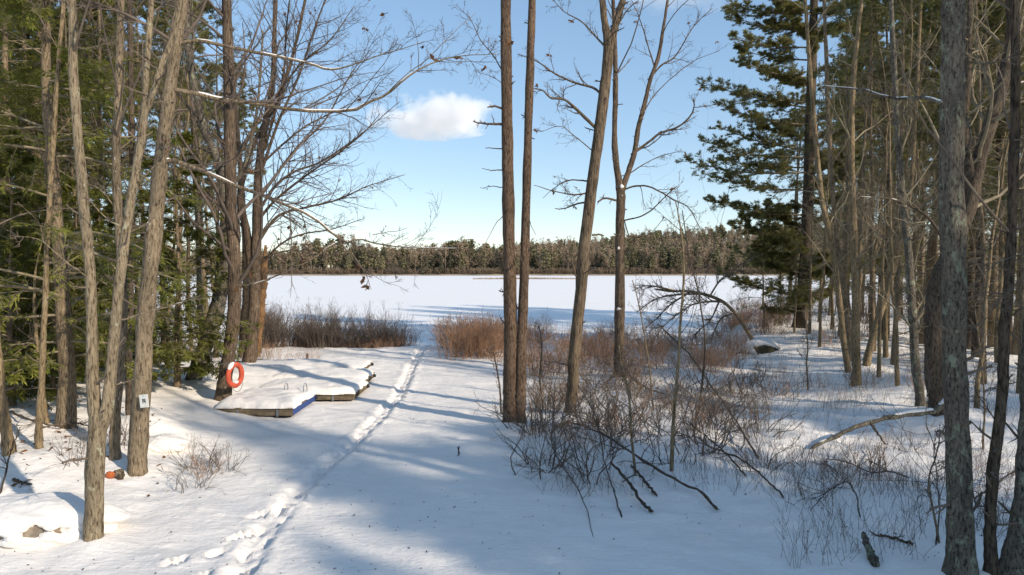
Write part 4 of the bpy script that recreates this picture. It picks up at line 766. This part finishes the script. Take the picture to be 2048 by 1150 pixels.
def ring_buoy():
    c = P(470, 750, T1d - .30); root = thing("ring_buoy", "orange ring buoy with snow on it and a loop of rope, hung on the trunk", "life ring", c); og = np.array(root.location)
    Rm, rm = .235, .062; nu, nv = 48, 14; yaw = R(75); tilt = R(5); V = []
    def tf(x, y, z):
        x2 = x * math.cos(tilt) - z * math.sin(tilt); z2 = x * math.sin(tilt) + z * math.cos(tilt); return (c[0] + x2 * math.cos(yaw) - y * math.sin(yaw), c[1] + x2 * math.sin(yaw) + y * math.cos(yaw), c[2] + z2)
    for i in range(nu):
        for j in range(nv):
            a = 2 * math.pi * i / nu; b = 2 * math.pi * j / nv; V.append(tf((Rm + rm * math.cos(b)) * math.cos(a), rm * .85 * math.sin(b), (Rm + rm * math.cos(b)) * math.sin(a)))
    Q = [[i * nv + j, ((i + 1) % nu) * nv + j, ((i + 1) % nu) * nv + (j + 1) % nv, i * nv + (j + 1) % nv] for i in range(nu) for j in range(nv)]
    MB().add(V, Q).build("ring", M['orange'], root, og)
    th = np.linspace(R(200), R(340), 16); pts = np.array([tf(.20 * math.cos(t), -.05, -.12 + .26 * math.sin(t)) for t in th]); MB().tubes(pts, np.full(16, .007), 6).build("rope", M['rope'], root, og)
    s = MB(); th = np.linspace(R(95), R(150), 14); pts = np.array([tf((Rm + .02) * math.cos(t), -.01, (Rm + .055) * math.sin(t)) for t in th]); s.tubes(pts, .055 * np.sin(np.linspace(.3, 2.85, 14)), 8); s.build("snow", M['snow'], root, og); s = MB()
    th = np.linspace(R(250), R(300), 10); pts = np.array([tf((Rm - .06) * math.cos(t), -.01, (Rm - .06) * math.sin(t)) for t in th]); s.tubes(pts, .035 * np.sin(np.linspace(.3, 2.85, 10)), 8); s.build("snow", M['snow'], root, og)
    MB().tubes(np.array([tf(-.05, .3, Rm + .02), tf(-.03, .12, Rm + .05), tf(-.02, -.07, Rm + .035)]), np.array([.012, .010, .008]), 7, cap=True).build("hook", M['metal'], root, og)
ring_buoy()
def tree_sign():
    d = L2d - .19; c = P(288, 802, d); root = thing("trail_sign", "small white square sign nailed to the grey trunk, dark number on it", "sign", c); og = np.array(root.location)
    s = d / F; ya = .35; u = np.array([math.cos(ya), -math.sin(ya) * .3, .10]); w = np.array([-.10, 0, 1.0]); nn = norm(np.cross(u, w)); 
    def quadbox(mb, x0, x1, y0, y1, t0, t1):
        vs = [c + u * x * s + w * y * s + nn * t for t in (t0, t1) for x, y in ((x0, y0), (x1, y0), (x1, y1), (x0, y1))]; mb.add(vs, [[0, 1, 2, 3], [7, 6, 5, 4], [0, 4, 5, 1], [1, 5, 6, 2], [2, 6, 7, 3], [3, 7, 4, 0]])
    b = MB(); quadbox(b, -9.5, 9.5, -13, 13, -.008, .004); b.build("plate", M['white'], root, og, smooth=False)
    n = MB(); quadbox(n, -3.0, -1.4, -4.5, 4.5, .004, .007); quadbox(n, -.2, 1.2, -.5, 4.5, .004, .007); quadbox(n, -.2, 4.2, -1.8, -.3, .004, .007); quadbox(n, 2.3, 3.7, -4.5, 4.5, .0041, .0071); n.build("number", M['ink'], root, og, smooth=False)
    q = MB(); quadbox(q, -.8, .8, 9.5, 11, .004, .009); q.build("nail", M['metal'], root, og)
tree_sign()

# fallen wood ------------------------------------------------------------------
def fallen(name, label, pts, w, lift=(0, 0), m='oak', twigs=6, seed=1, cat="branch", snow=0.0, group=None, up=None, k=10, tl=(.18, .4)):
    g = np.random.default_rng(seed); q = []
    n0 = len(pts)
    for i, (x, y) in enumerate(pts):
        if up: d0 = G(*pts[up[0]])[1]; d1 = G(*up[1])[1]; q.append(P(x, y, d0 + (d1 - d0) * i / (n0 - 1)))
        else:
            p = G(x, y); q.append(p + np.array([0, 0, lift[0] + (lift[1] - lift[0]) * i / (n0 - 1)]))
    root = thing(name, label, cat, q[0], group); og = np.array(root.location); p = smooth_path(q, 28); dm = p[:, 1]
    r = np.linspace(w[0], w[1], 28) * (.64 if cat == 'branch' else 1) / 2 * dm / F
    if not up: p[:, 2] = np.maximum(p[:, 2], [tz(a, b) + rr * .4 for (a, b, _), rr in zip(p, r)])
    p[1:-1] += g.normal(0, .008, (26, 3)); r = r * (1 + .10 * g.normal(0, 1, 28))
    tail = p[0] - (p[1] - p[0]) * .06 / (np.linalg.norm(p[1] - p[0]) + 1e-6)
    st = MB().tubes(np.vstack([tail, p]), np.r_[r[0] * .2, r], k, rough=.06, cap=True)
    if twigs >= 4: st.build("stem", M[m], root, og)
    if twigs:
        tw = MB() if twigs >= 4 else st; twigs = int(twigs * (1.7 if twigs >= 4 else 1)); L = np.linalg.norm(np.diff(p, axis=0), axis=1).sum(); a, b = branch(g, p[None], r[None], twigs, .25, 1, (25, 60), tl, .55, 9, .10, .01, .3, .3, .0045, L); tw.tubes(a, b, 5)
        c, e = branch(g, a, b, 4, .2, 1, (25, 60), (.3, .6), .6, 6, .16, .0, .2, .4, .0036); tw.tubes(c, e, 4); h, f = branch(g, c, e, 2, .2, 1, (25, 60), (.3, .6), .6, 4, .18, 0, 0, .4, .003); tw.tubes(h, f, 3); tw.build(*(("twigs", M['twig']) if tw is not st else ("stem", M[m])), root, og)
    else: st.build("stem", M[m], root, og)
    if snow: snow_ridge(g, p, r, snow, root, og)
    return root
fallen("fallen_log", "long fallen log propped against the big dark trunk, snow along its top", [(1626, 895), (1680, 868), (1735, 846), (1790, 833), (1850, 825), (1875, 818), (1893, 800)], (7, 13), m='maple', twigs=0, seed=61, cat="log", snow=.75, up=(0, (1893, 850)), k=14)
fallen("fallen_branch", "short broken branch hanging under the long fallen log", [(1742, 848), (1752, 862), (1770, 888)], (8, 5), m='dark', twigs=0, seed=62, up=(2, (1770, 888)))
FB = [
 ("long fallen branch with a stubby butt end lying over the snow below the crooked tree", [(1432, 1017), (1400, 998), (1350, 972), (1300, 945), (1250, 916), (1200, 890), (1160, 884), (1120, 890), (1105, 900)], (10, 3), (.05, .30), 9, 63),
 ("thick bare fallen stick angled toward the open snow", [(1303, 1029), (1280, 1008), (1255, 975), (1222, 944)], (10, 8), (.03, .18), 0, 64),
 ("short fallen stick parallel to the thick bare stick, farther back", [(1311, 988), (1285, 965), (1262, 945)], (8, 6), (.03, .15), 0, 65),
 ("thin dark branch arching down to the open snow from the brush", [(1243, 1034), (1225, 985), (1205, 930), (1195, 880), (1170, 830), (1150, 800)], (5, 2.5), (.0, .5), 5, 66),
 ("twiggy drooping branch whose tip touches the open snow nearest the trail", [(1186, 1075), (1170, 1020), (1145, 975), (1110, 925), (1105, 895), (1140, 885)], (2, 6), (.0, .3), 11, 67),
 ("long bowed branch leaning down through the brush to the snow", [(1516, 912), (1480, 865), (1430, 805), (1380, 750), (1340, 705), (1310, 660), (1288, 630)], (6, 3), (.0, 1.0), 4, 68),
 ("slender fallen branch lying in the weeds below the mound", [(1565, 1002), (1530, 970), (1480, 935), (1430, 908), (1390, 893), (1355, 890)], (6, 3), (.03, .2), 8, 69),
 ("forked dead branch lying under the straight sapling", [(1490, 960), (1455, 925), (1420, 895), (1380, 870)], (6, 3), (.03, .2), 6, 70),
 ("twisted dead branch lying in the weeds before the huge grey trunk", [(1810, 955), (1780, 950), (1740, 955), (1690, 945), (1650, 942)], (5, 2.5), (.05, .15), 10, 71),
 ("tangled twiggy branch in the snow nearer than the twisted dead branch", [(1720, 1050), (1710, 1000), (1690, 985), (1660, 1000), (1640, 1020), (1620, 1050)], (5, 2.5), (.05, .15), 10, 72),
 ("bare stick lying flat on the snow beside the huge grey trunk", [(1746, 1083), (1790, 1092), (1826, 1102)], (6, 8), (.02, .02), 2, 73),
 ("curved thin branch standing out of the snow beside the huge grey trunk", [(1872, 1090), (1878, 1040), (1866, 960), (1850, 890), (1862, 840)], (5, 2), (.0, .9), 8, 74),
 ("dark branch sticking out of the far snow past the huge grey trunk", [(1950, 1005), (1990, 985), (2040, 960), (2080, 950)], (5, 3), (.1, .3), 8, 75),
 ("low crossing branch at the foot of the twin pine brush", [(1330, 800), (1290, 790), (1240, 760), (1195, 800), (1180, 820)], (5, 3), (.1, .3), 6, 76),
 ("dark fallen branch on the left bank behind the thin tree", [(20, 828), (60, 850), (110, 862), (150, 858), (178, 868)], (6, 4), (.05, .12), 6, 77),
 ("stick poking from the snow at the frame edge of the left bank", [(2, 990), (20, 945), (40, 905)], (6, 3), (.0, .3), 4, 78),
 ("broken dark stick on the snow above the left boulder", [(28, 972), (45, 978), (64, 980)], (9, 5), (.03, .03), 1, 79)]
for lab, pts, w, lf_, tn, sd in FB: fallen("fallen_branch", lab, pts, w, lf_, 'oak' if sd % 2 else 'dark', tn, sd)
fallen("broken_stump", "short broken log end poking up from the foreground snow", [(1750, 1132), (1738, 1118), (1724, 1101)], (19, 9), (.0, .16), 'maple', 0, 80, "stump")
fallen("post", "small grey post stub sticking up in the brush by the crooked tree", [(1195, 856), (1195, 838)], (8, 8), m='oak', twigs=0, seed=81, cat="post", up=(0, (1195, 856)))
fallen("stick", "single dark twig standing upright in the open snow", [(918, 908), (917, 900), (919, 893)], (2.6, 1.8), m='dark', twigs=1, seed=82, cat="twig", up=(0, (918, 908)))
fallen("peg", "small dark peg in the snow behind the docks", [(614, 719), (614, 713), (615, 708)], (4, 4), m='dark', twigs=0, seed=83, cat="peg", up=(0, (614, 719)))
p = G(230, 962); ro = thing("wood_chunk", "bright orange and brown chunk of broken wood on the snow beside the sign tree", "wood chunk", p)
v, q = lump(p + [-.05, 0, .06], (.09, .05, .045), 5, 20, 12, .5); MB().add(v, q).build("split_face", M['orange2'], ro, p)
v, q = lump(p + [.05, .03, .08], (.08, .06, .06), 6, 20, 12, .5); MB().add(v, q).build("bark", M['sign'], ro, p)
v, q = lump(p + [.09, -.01, .04], (.05, .04, .06), 9, 20, 12, .5); MB().add(v, q).build("knot", M['dark'], ro, p)

# saplings ---------------------------------------------------------------------
SP = [("tall straight sapling with yellowish bark standing alone in the brush", [(1343, 944, 10), (1346, 860, 9), (1353, 750, 7), (1360, 640, 6), (1365, 540, 5), (1356, 450, 3.5), (1346, 400, 2)], 'tan', 91),
 ("thin sapling with a pale stem in front of the knotted trunk", [(1271, 946, 7), (1264, 860, 6), (1258, 780, 5), (1246, 730, 4), (1240, 690, 3)], 'tan', 92),
 ("thin wavy sapling between the knotted trunk and the straight sapling", [(1307, 822, 5), (1300, 760, 4), (1290, 690, 4), (1278, 620, 3), (1262, 560, 2)], 'bg', 93),
 ("slim dark sapling leaning toward the bent tree", [(1400, 800, 5), (1410, 700, 4), (1400, 600, 3.5), (1380, 520, 3), (1365, 420, 2)], 'dark', 94),
 ("skinny sapling rising beside the twin pine", [(1086, 820, 5), (1080, 760, 4), (1082, 700, 3.5), (1075, 650, 2)], 'bg', 95),
 ("skinny sapling at the foot of the twin pine on the trail side", [(1003, 830, 5), (1000, 780, 4), (990, 720, 3), (985, 700, 2)], 'dark', 96),
 ("bare sapling on the slope below the slanting tan stem", [(1616, 780, 4), (1614, 730, 3.5), (1616, 690, 3), (1610, 620, 2)], 'bg', 97),
 ("twiggy sapling in front of the huge grey trunk", [(1878, 1085, 6), (1868, 1020, 5), (1856, 960, 4), (1872, 900, 3), (1880, 860, 2)], 'bg', 98),
 ("upright thin sapling on the snowy slope past the huge grey trunk", [(1966, 900, 5), (1970, 800, 4), (1962, 700, 3), (1950, 600, 2)], 'bg', 99)]
for lab, st, mt, sd in SP: hero("sapling", lab, "sapling", M[mt], [st], (), M['twig'], sd, k=7, top=0, crown_m=14, crown_t0=.3, lens=((.10, .26), (.3, .6), (.3, .6)))

# shrubs -----------------------------------------------------------------------
def make_shrub(name, seed, h, ns, spread, m, up=.04, cnt=(4, 3), dens=1.0, wand=.09, ang=.5):
    g = np.random.default_rng(seed); root = thing(name, "x", "shrub"); az = g.uniform(0, 6.28, ns); rr = spread * np.sqrt(g.random(ns))
    b = np.stack([np.cos(az) * rr, np.sin(az) * rr, np.full(ns, -.12)], 1); d = np.stack([np.cos(az) * ang * g.uniform(0, 1.2, ns), np.sin(az) * ang * g.uniform(0, 1.2, ns), np.ones(ns)], 1)
    p, r = grow(g, b, d, h * g.uniform(.55, 1.05, ns), np.full(ns, .0085 if ang < 1.2 else .011), 9, wand, up, .3); tw = MB(); tw.tubes(p, r, 4)
    a, e = branch(g, p, r, cnt[0], .25, .98, (18, 45), (.25, .5), .6, 6, .13, .06, 0, .4, .003); tw.tubes(a, e, 3); c, f = branch(g, a, e, cnt[1], .2, 1, (18, 45), (.3, .6), .7, 4, .15, .05, 0, .5, .0024); tw.tubes(c, f, 3)
    tw.build("stems", m, root); return root
SH = {'grey': [make_shrub("shrub", 201 + i, 1.7, 46, .55, M['twig'], ang=.30) for i in range(2)], 'red': [make_shrub("shrub", 211 + i, 1.6, 40, .55, M['twig_r'], ang=.55, cnt=(5, 4), wand=.13) for i in range(2)], 'thin': [make_shrub("shrub", 221 + i, 1.0, 16, .4, M[('twig', 'twig_l', 'twig_r')[i]], ang=.8, wand=.16) for i in range(3)], 'tang': [make_shrub("shrub", 241 + i, 1.15, 9, .25, M[('twig', 'twig_l')[i]], ang=1.5, wand=.22, cnt=(4, 4)) for i in range(2)], 'low': [make_shrub("shrub", 231, .75, 34, .6, M['twig_r'], ang=.9, wand=.14)]}
USEDS = set()
def shrub(kind, x, y, sc, label, group):
    i = int(rng.integers(0, len(SH[kind]))); o = SH[kind][i]; z = tz(x, y); rz = float(rng.uniform(0, 6.28))
    if (kind, i) in USEDS: o = dup(o, (x, y, z), rz, sc, label, group)
    else: USEDS.add((kind, i)); o.location = (float(x), float(y), z); o.rotation_euler = (0, 0, rz); o.scale = (sc,) * 3; o["label"] = label; o["group"] = group
g = np.random.default_rng(300)
for k in range(40):
    d = g.uniform(28.0, 31); px = g.uniform(520, 812); x = (px - 1024) / F * d; shrub('grey', x, d, g.uniform(.85, 1.2) * (.8 if px > 800 else 1), "bare grey brown shrub in the thicket along the lake left of the trail", "shrubs along the lake edge")
for k in range(14):
    d = g.uniform(27.5, 29.5); px = g.uniform(530, 800); x = (px - 1024) / F * d; shrub('low', x, d, g.uniform(.7, 1.0), "low reddish shrub at the foot of the grey lakeside thicket", "low shrubs at the thicket foot")
for k in range(20):
    d = g.uniform(24.5, 29); px = g.uniform(898, 1012); x = (px - 1024) / F * d; shrub('red', x, d, g.uniform(.8, 1.15), "reddish brown shrub in the clump between the trail and the twin pine", "shrubs beside the trail")
for k in range(84):
    d = g.uniform(20.5, 31); px = g.uniform(1050, 1500); x = (px - 1024) / F * d
    if d > shore(x) + .5: d = float(shore(x)) - .5
    shrub(('red', 'red', 'thin', 'low', 'thin')[k % 5], x, d, g.uniform(.5, 1.15) * np.interp(px, [1050, 1250, 1500], [1.1, .9, .65]), "russet or tan shrub in the brush belt between the twin pine and the bent tree", "shrubs in the lakeside brush")
for k in range(34):
    px = g.uniform(1060, 1560); y = g.uniform(745, 900); q_ = G(px, y); shrub('thin', q_[0], q_[1], g.uniform(.6, 1.2), "sparse bare shrub tangled in the snowy weeds around the crooked tree", "sparse shrubs in the weeds")
for k in range(26):
    px = g.uniform(1500, 2030); y = g.uniform(680, 1060)
    if px < 1620 and y > 950: continue
    q_ = G(px, y); shrub('thin', q_[0], q_[1], g.uniform(.45, .95), "sparse bare shrub on the shaded snow slope under the wood", "sparse shrubs on the slope")
for k in range(22):
    px = g.uniform(0, 470); y = g.uniform(690, 770) if k % 3 else g.uniform(860, 990)
    q_ = G(px, y); shrub('thin', q_[0], q_[1], g.uniform(.3, .7) if y > 800 else g.uniform(.5, 1), "small bare shrub on the left bank among the trunks", "small shrubs on the left bank")
for k in range(34):
    px = g.uniform(1480, 2040); d = g.uniform(26, 48); x = (px - 1024) / F * d; shrub('thin' if k % 3 else 'grey', x, d, g.uniform(.9, 1.6), "bare undergrowth shrub far back between the trunks of the shaded wood", "undergrowth shrubs in the wood")
for k in range(22):
    px = g.uniform(1370, 1580); d = g.uniform(30, 40); x = (px - 1024) / F * d; d = min(d, float(shore(x)) - .3); shrub('thin' if k % 2 else 'red', x, d, g.uniform(.6, 1.1), "bare shrub on the shore bank under the bent tree", "shrubs on the shore bank")
for k in range(36):
    px = g.uniform(1050, 1560); y = 770 + 190 * g.random()**1.3; q_ = G(px, y); shrub('tang', q_[0], q_[1], g.uniform(.7, 1.3), "sprawling bare shrub tangled in the snowy weeds around the crooked tree", "sprawling shrubs in the weeds")
for k in range(16):
    d = g.uniform(33, 48); px = g.uniform(250, 560); x = (px - 1024) / F * d; shrub('grey', x, d, g.uniform(.7, 1.2), "bare shrub behind the ring buoy tree along the cove", "shrubs along the cove")

# weeds, dry grass and litter: nobody could count them
def weeds(name, label, n, region, h, m, seed, wd_=.006):
    g = np.random.default_rng(seed); px = g.uniform(region[0], region[1], n); py = region[2] + (region[3] - region[2]) * g.random(n); pos = np.array([flat(a, b, .05) for a, b in zip(px, py)])
    keep = fbm(pos[:, 0], pos[:, 1], 1.1, 3, seed) > g.uniform(-.3, .32, n); pos = pos[keep]; pos[:, 2] = terr(pos[:, 0], pos[:, 1]) - .03; n = len(pos)
    p, r = grow(g, pos, np.stack([g.normal(0, .28, n), g.normal(0, .28, n), np.ones(n)], 1), h * g.uniform(.3, 1.2, n), np.full(n, wd_ * .5), 5, .12, 0, .35); mb = MB().tubes(p, r, 3)
    s = p[g.random(n) < .6]; a, e = branch(g, s, np.full(s.shape[:2], wd_ * .4), 2, .3, .9, (20, 55), (.25, .55), .7, 4, .15, .05, 0, .4, .0018); mb.tubes(a, e, 3); o = mb.build(name, m); o["kind"] = "stuff"; o["label"] = label
weeds("weeds", "thin bare weed stems standing in the snow under the trees", 4600, (1060, 2048, 740, 985), .55, M['twig'], 401)
weeds("weeds", "sparse thin weed stems in the snow nearer the huge grey trunk", 420, (1560, 2048, 985, 1120), .55, M['twig'], 402)
weeds("dry_grass", "tan dry grass showing through the snow in the brush", 7000, (1045, 1860, 675, 820), .55, M['straw'], 403)
weeds("dry_grass", "tan dry grass at the edge of the snow behind the docks", 700, (480, 640, 690, 740), .35, M['twig_r'], 404)
weeds("dry_grass", "dry grass tufts on the left bank behind the ring tree", 1500, (230, 560, 650, 740), .5, M['straw'], 405)
g = np.random.default_rng(500); n = 900; px = g.uniform(0, 2048, n); py = 700 + 450 * g.random(n) ** .8; pos = np.array([flat(a, b) for a, b in zip(px, py)]); pos = pos[fbm(pos[:, 0], pos[:, 1], 2.2, 3, 6) > g.uniform(-.5, .5, n)]; pos[:, 2] = terr(pos[:, 0], pos[:, 1]) + .006; n = len(pos)
d = norm(np.stack([g.normal(0, 1, n), g.normal(0, 1, n), np.abs(g.normal(0, .25, n))], 1)); w = norm(np.cross(d, np.array([0, 0, 1.]) + g.normal(0, .4, (n, 3))))
mb = MB().leaves(pos, d, w, g.uniform(.012, .05, n), g.uniform(.008, .03, n)); o = mb.build("litter", M['dark']); o["kind"] = "stuff"; o["label"] = "dark specks of bark and dead leaves scattered on the snow"

g = np.random.default_rng(501); n = 260; px = g.uniform(0, 330, n); py = g.uniform(850, 1010, n); pos = np.array([flat(a, b) for a, b in zip(px, py)]); pos[:, 2] = terr(pos[:, 0], pos[:, 1]) + .012; pos = pos[fbm(pos[:, 0], pos[:, 1], 1.0, 3, 8) > .08]; n = len(pos)
d = norm(np.stack([g.normal(0, 1, n), g.normal(0, 1, n), np.abs(g.normal(0, .4, n))], 1)); w = norm(np.cross(d, np.array([0, 0, 1.]) + g.normal(0, .5, (n, 3))))
o = MB().leaves(pos, d, w, g.uniform(.04, .14, n), g.uniform(.02, .06, n)).build("leaf_litter", M['leaf']); o["kind"] = "stuff"; o["label"] = "dead brown leaves scattered on the left snow bank"
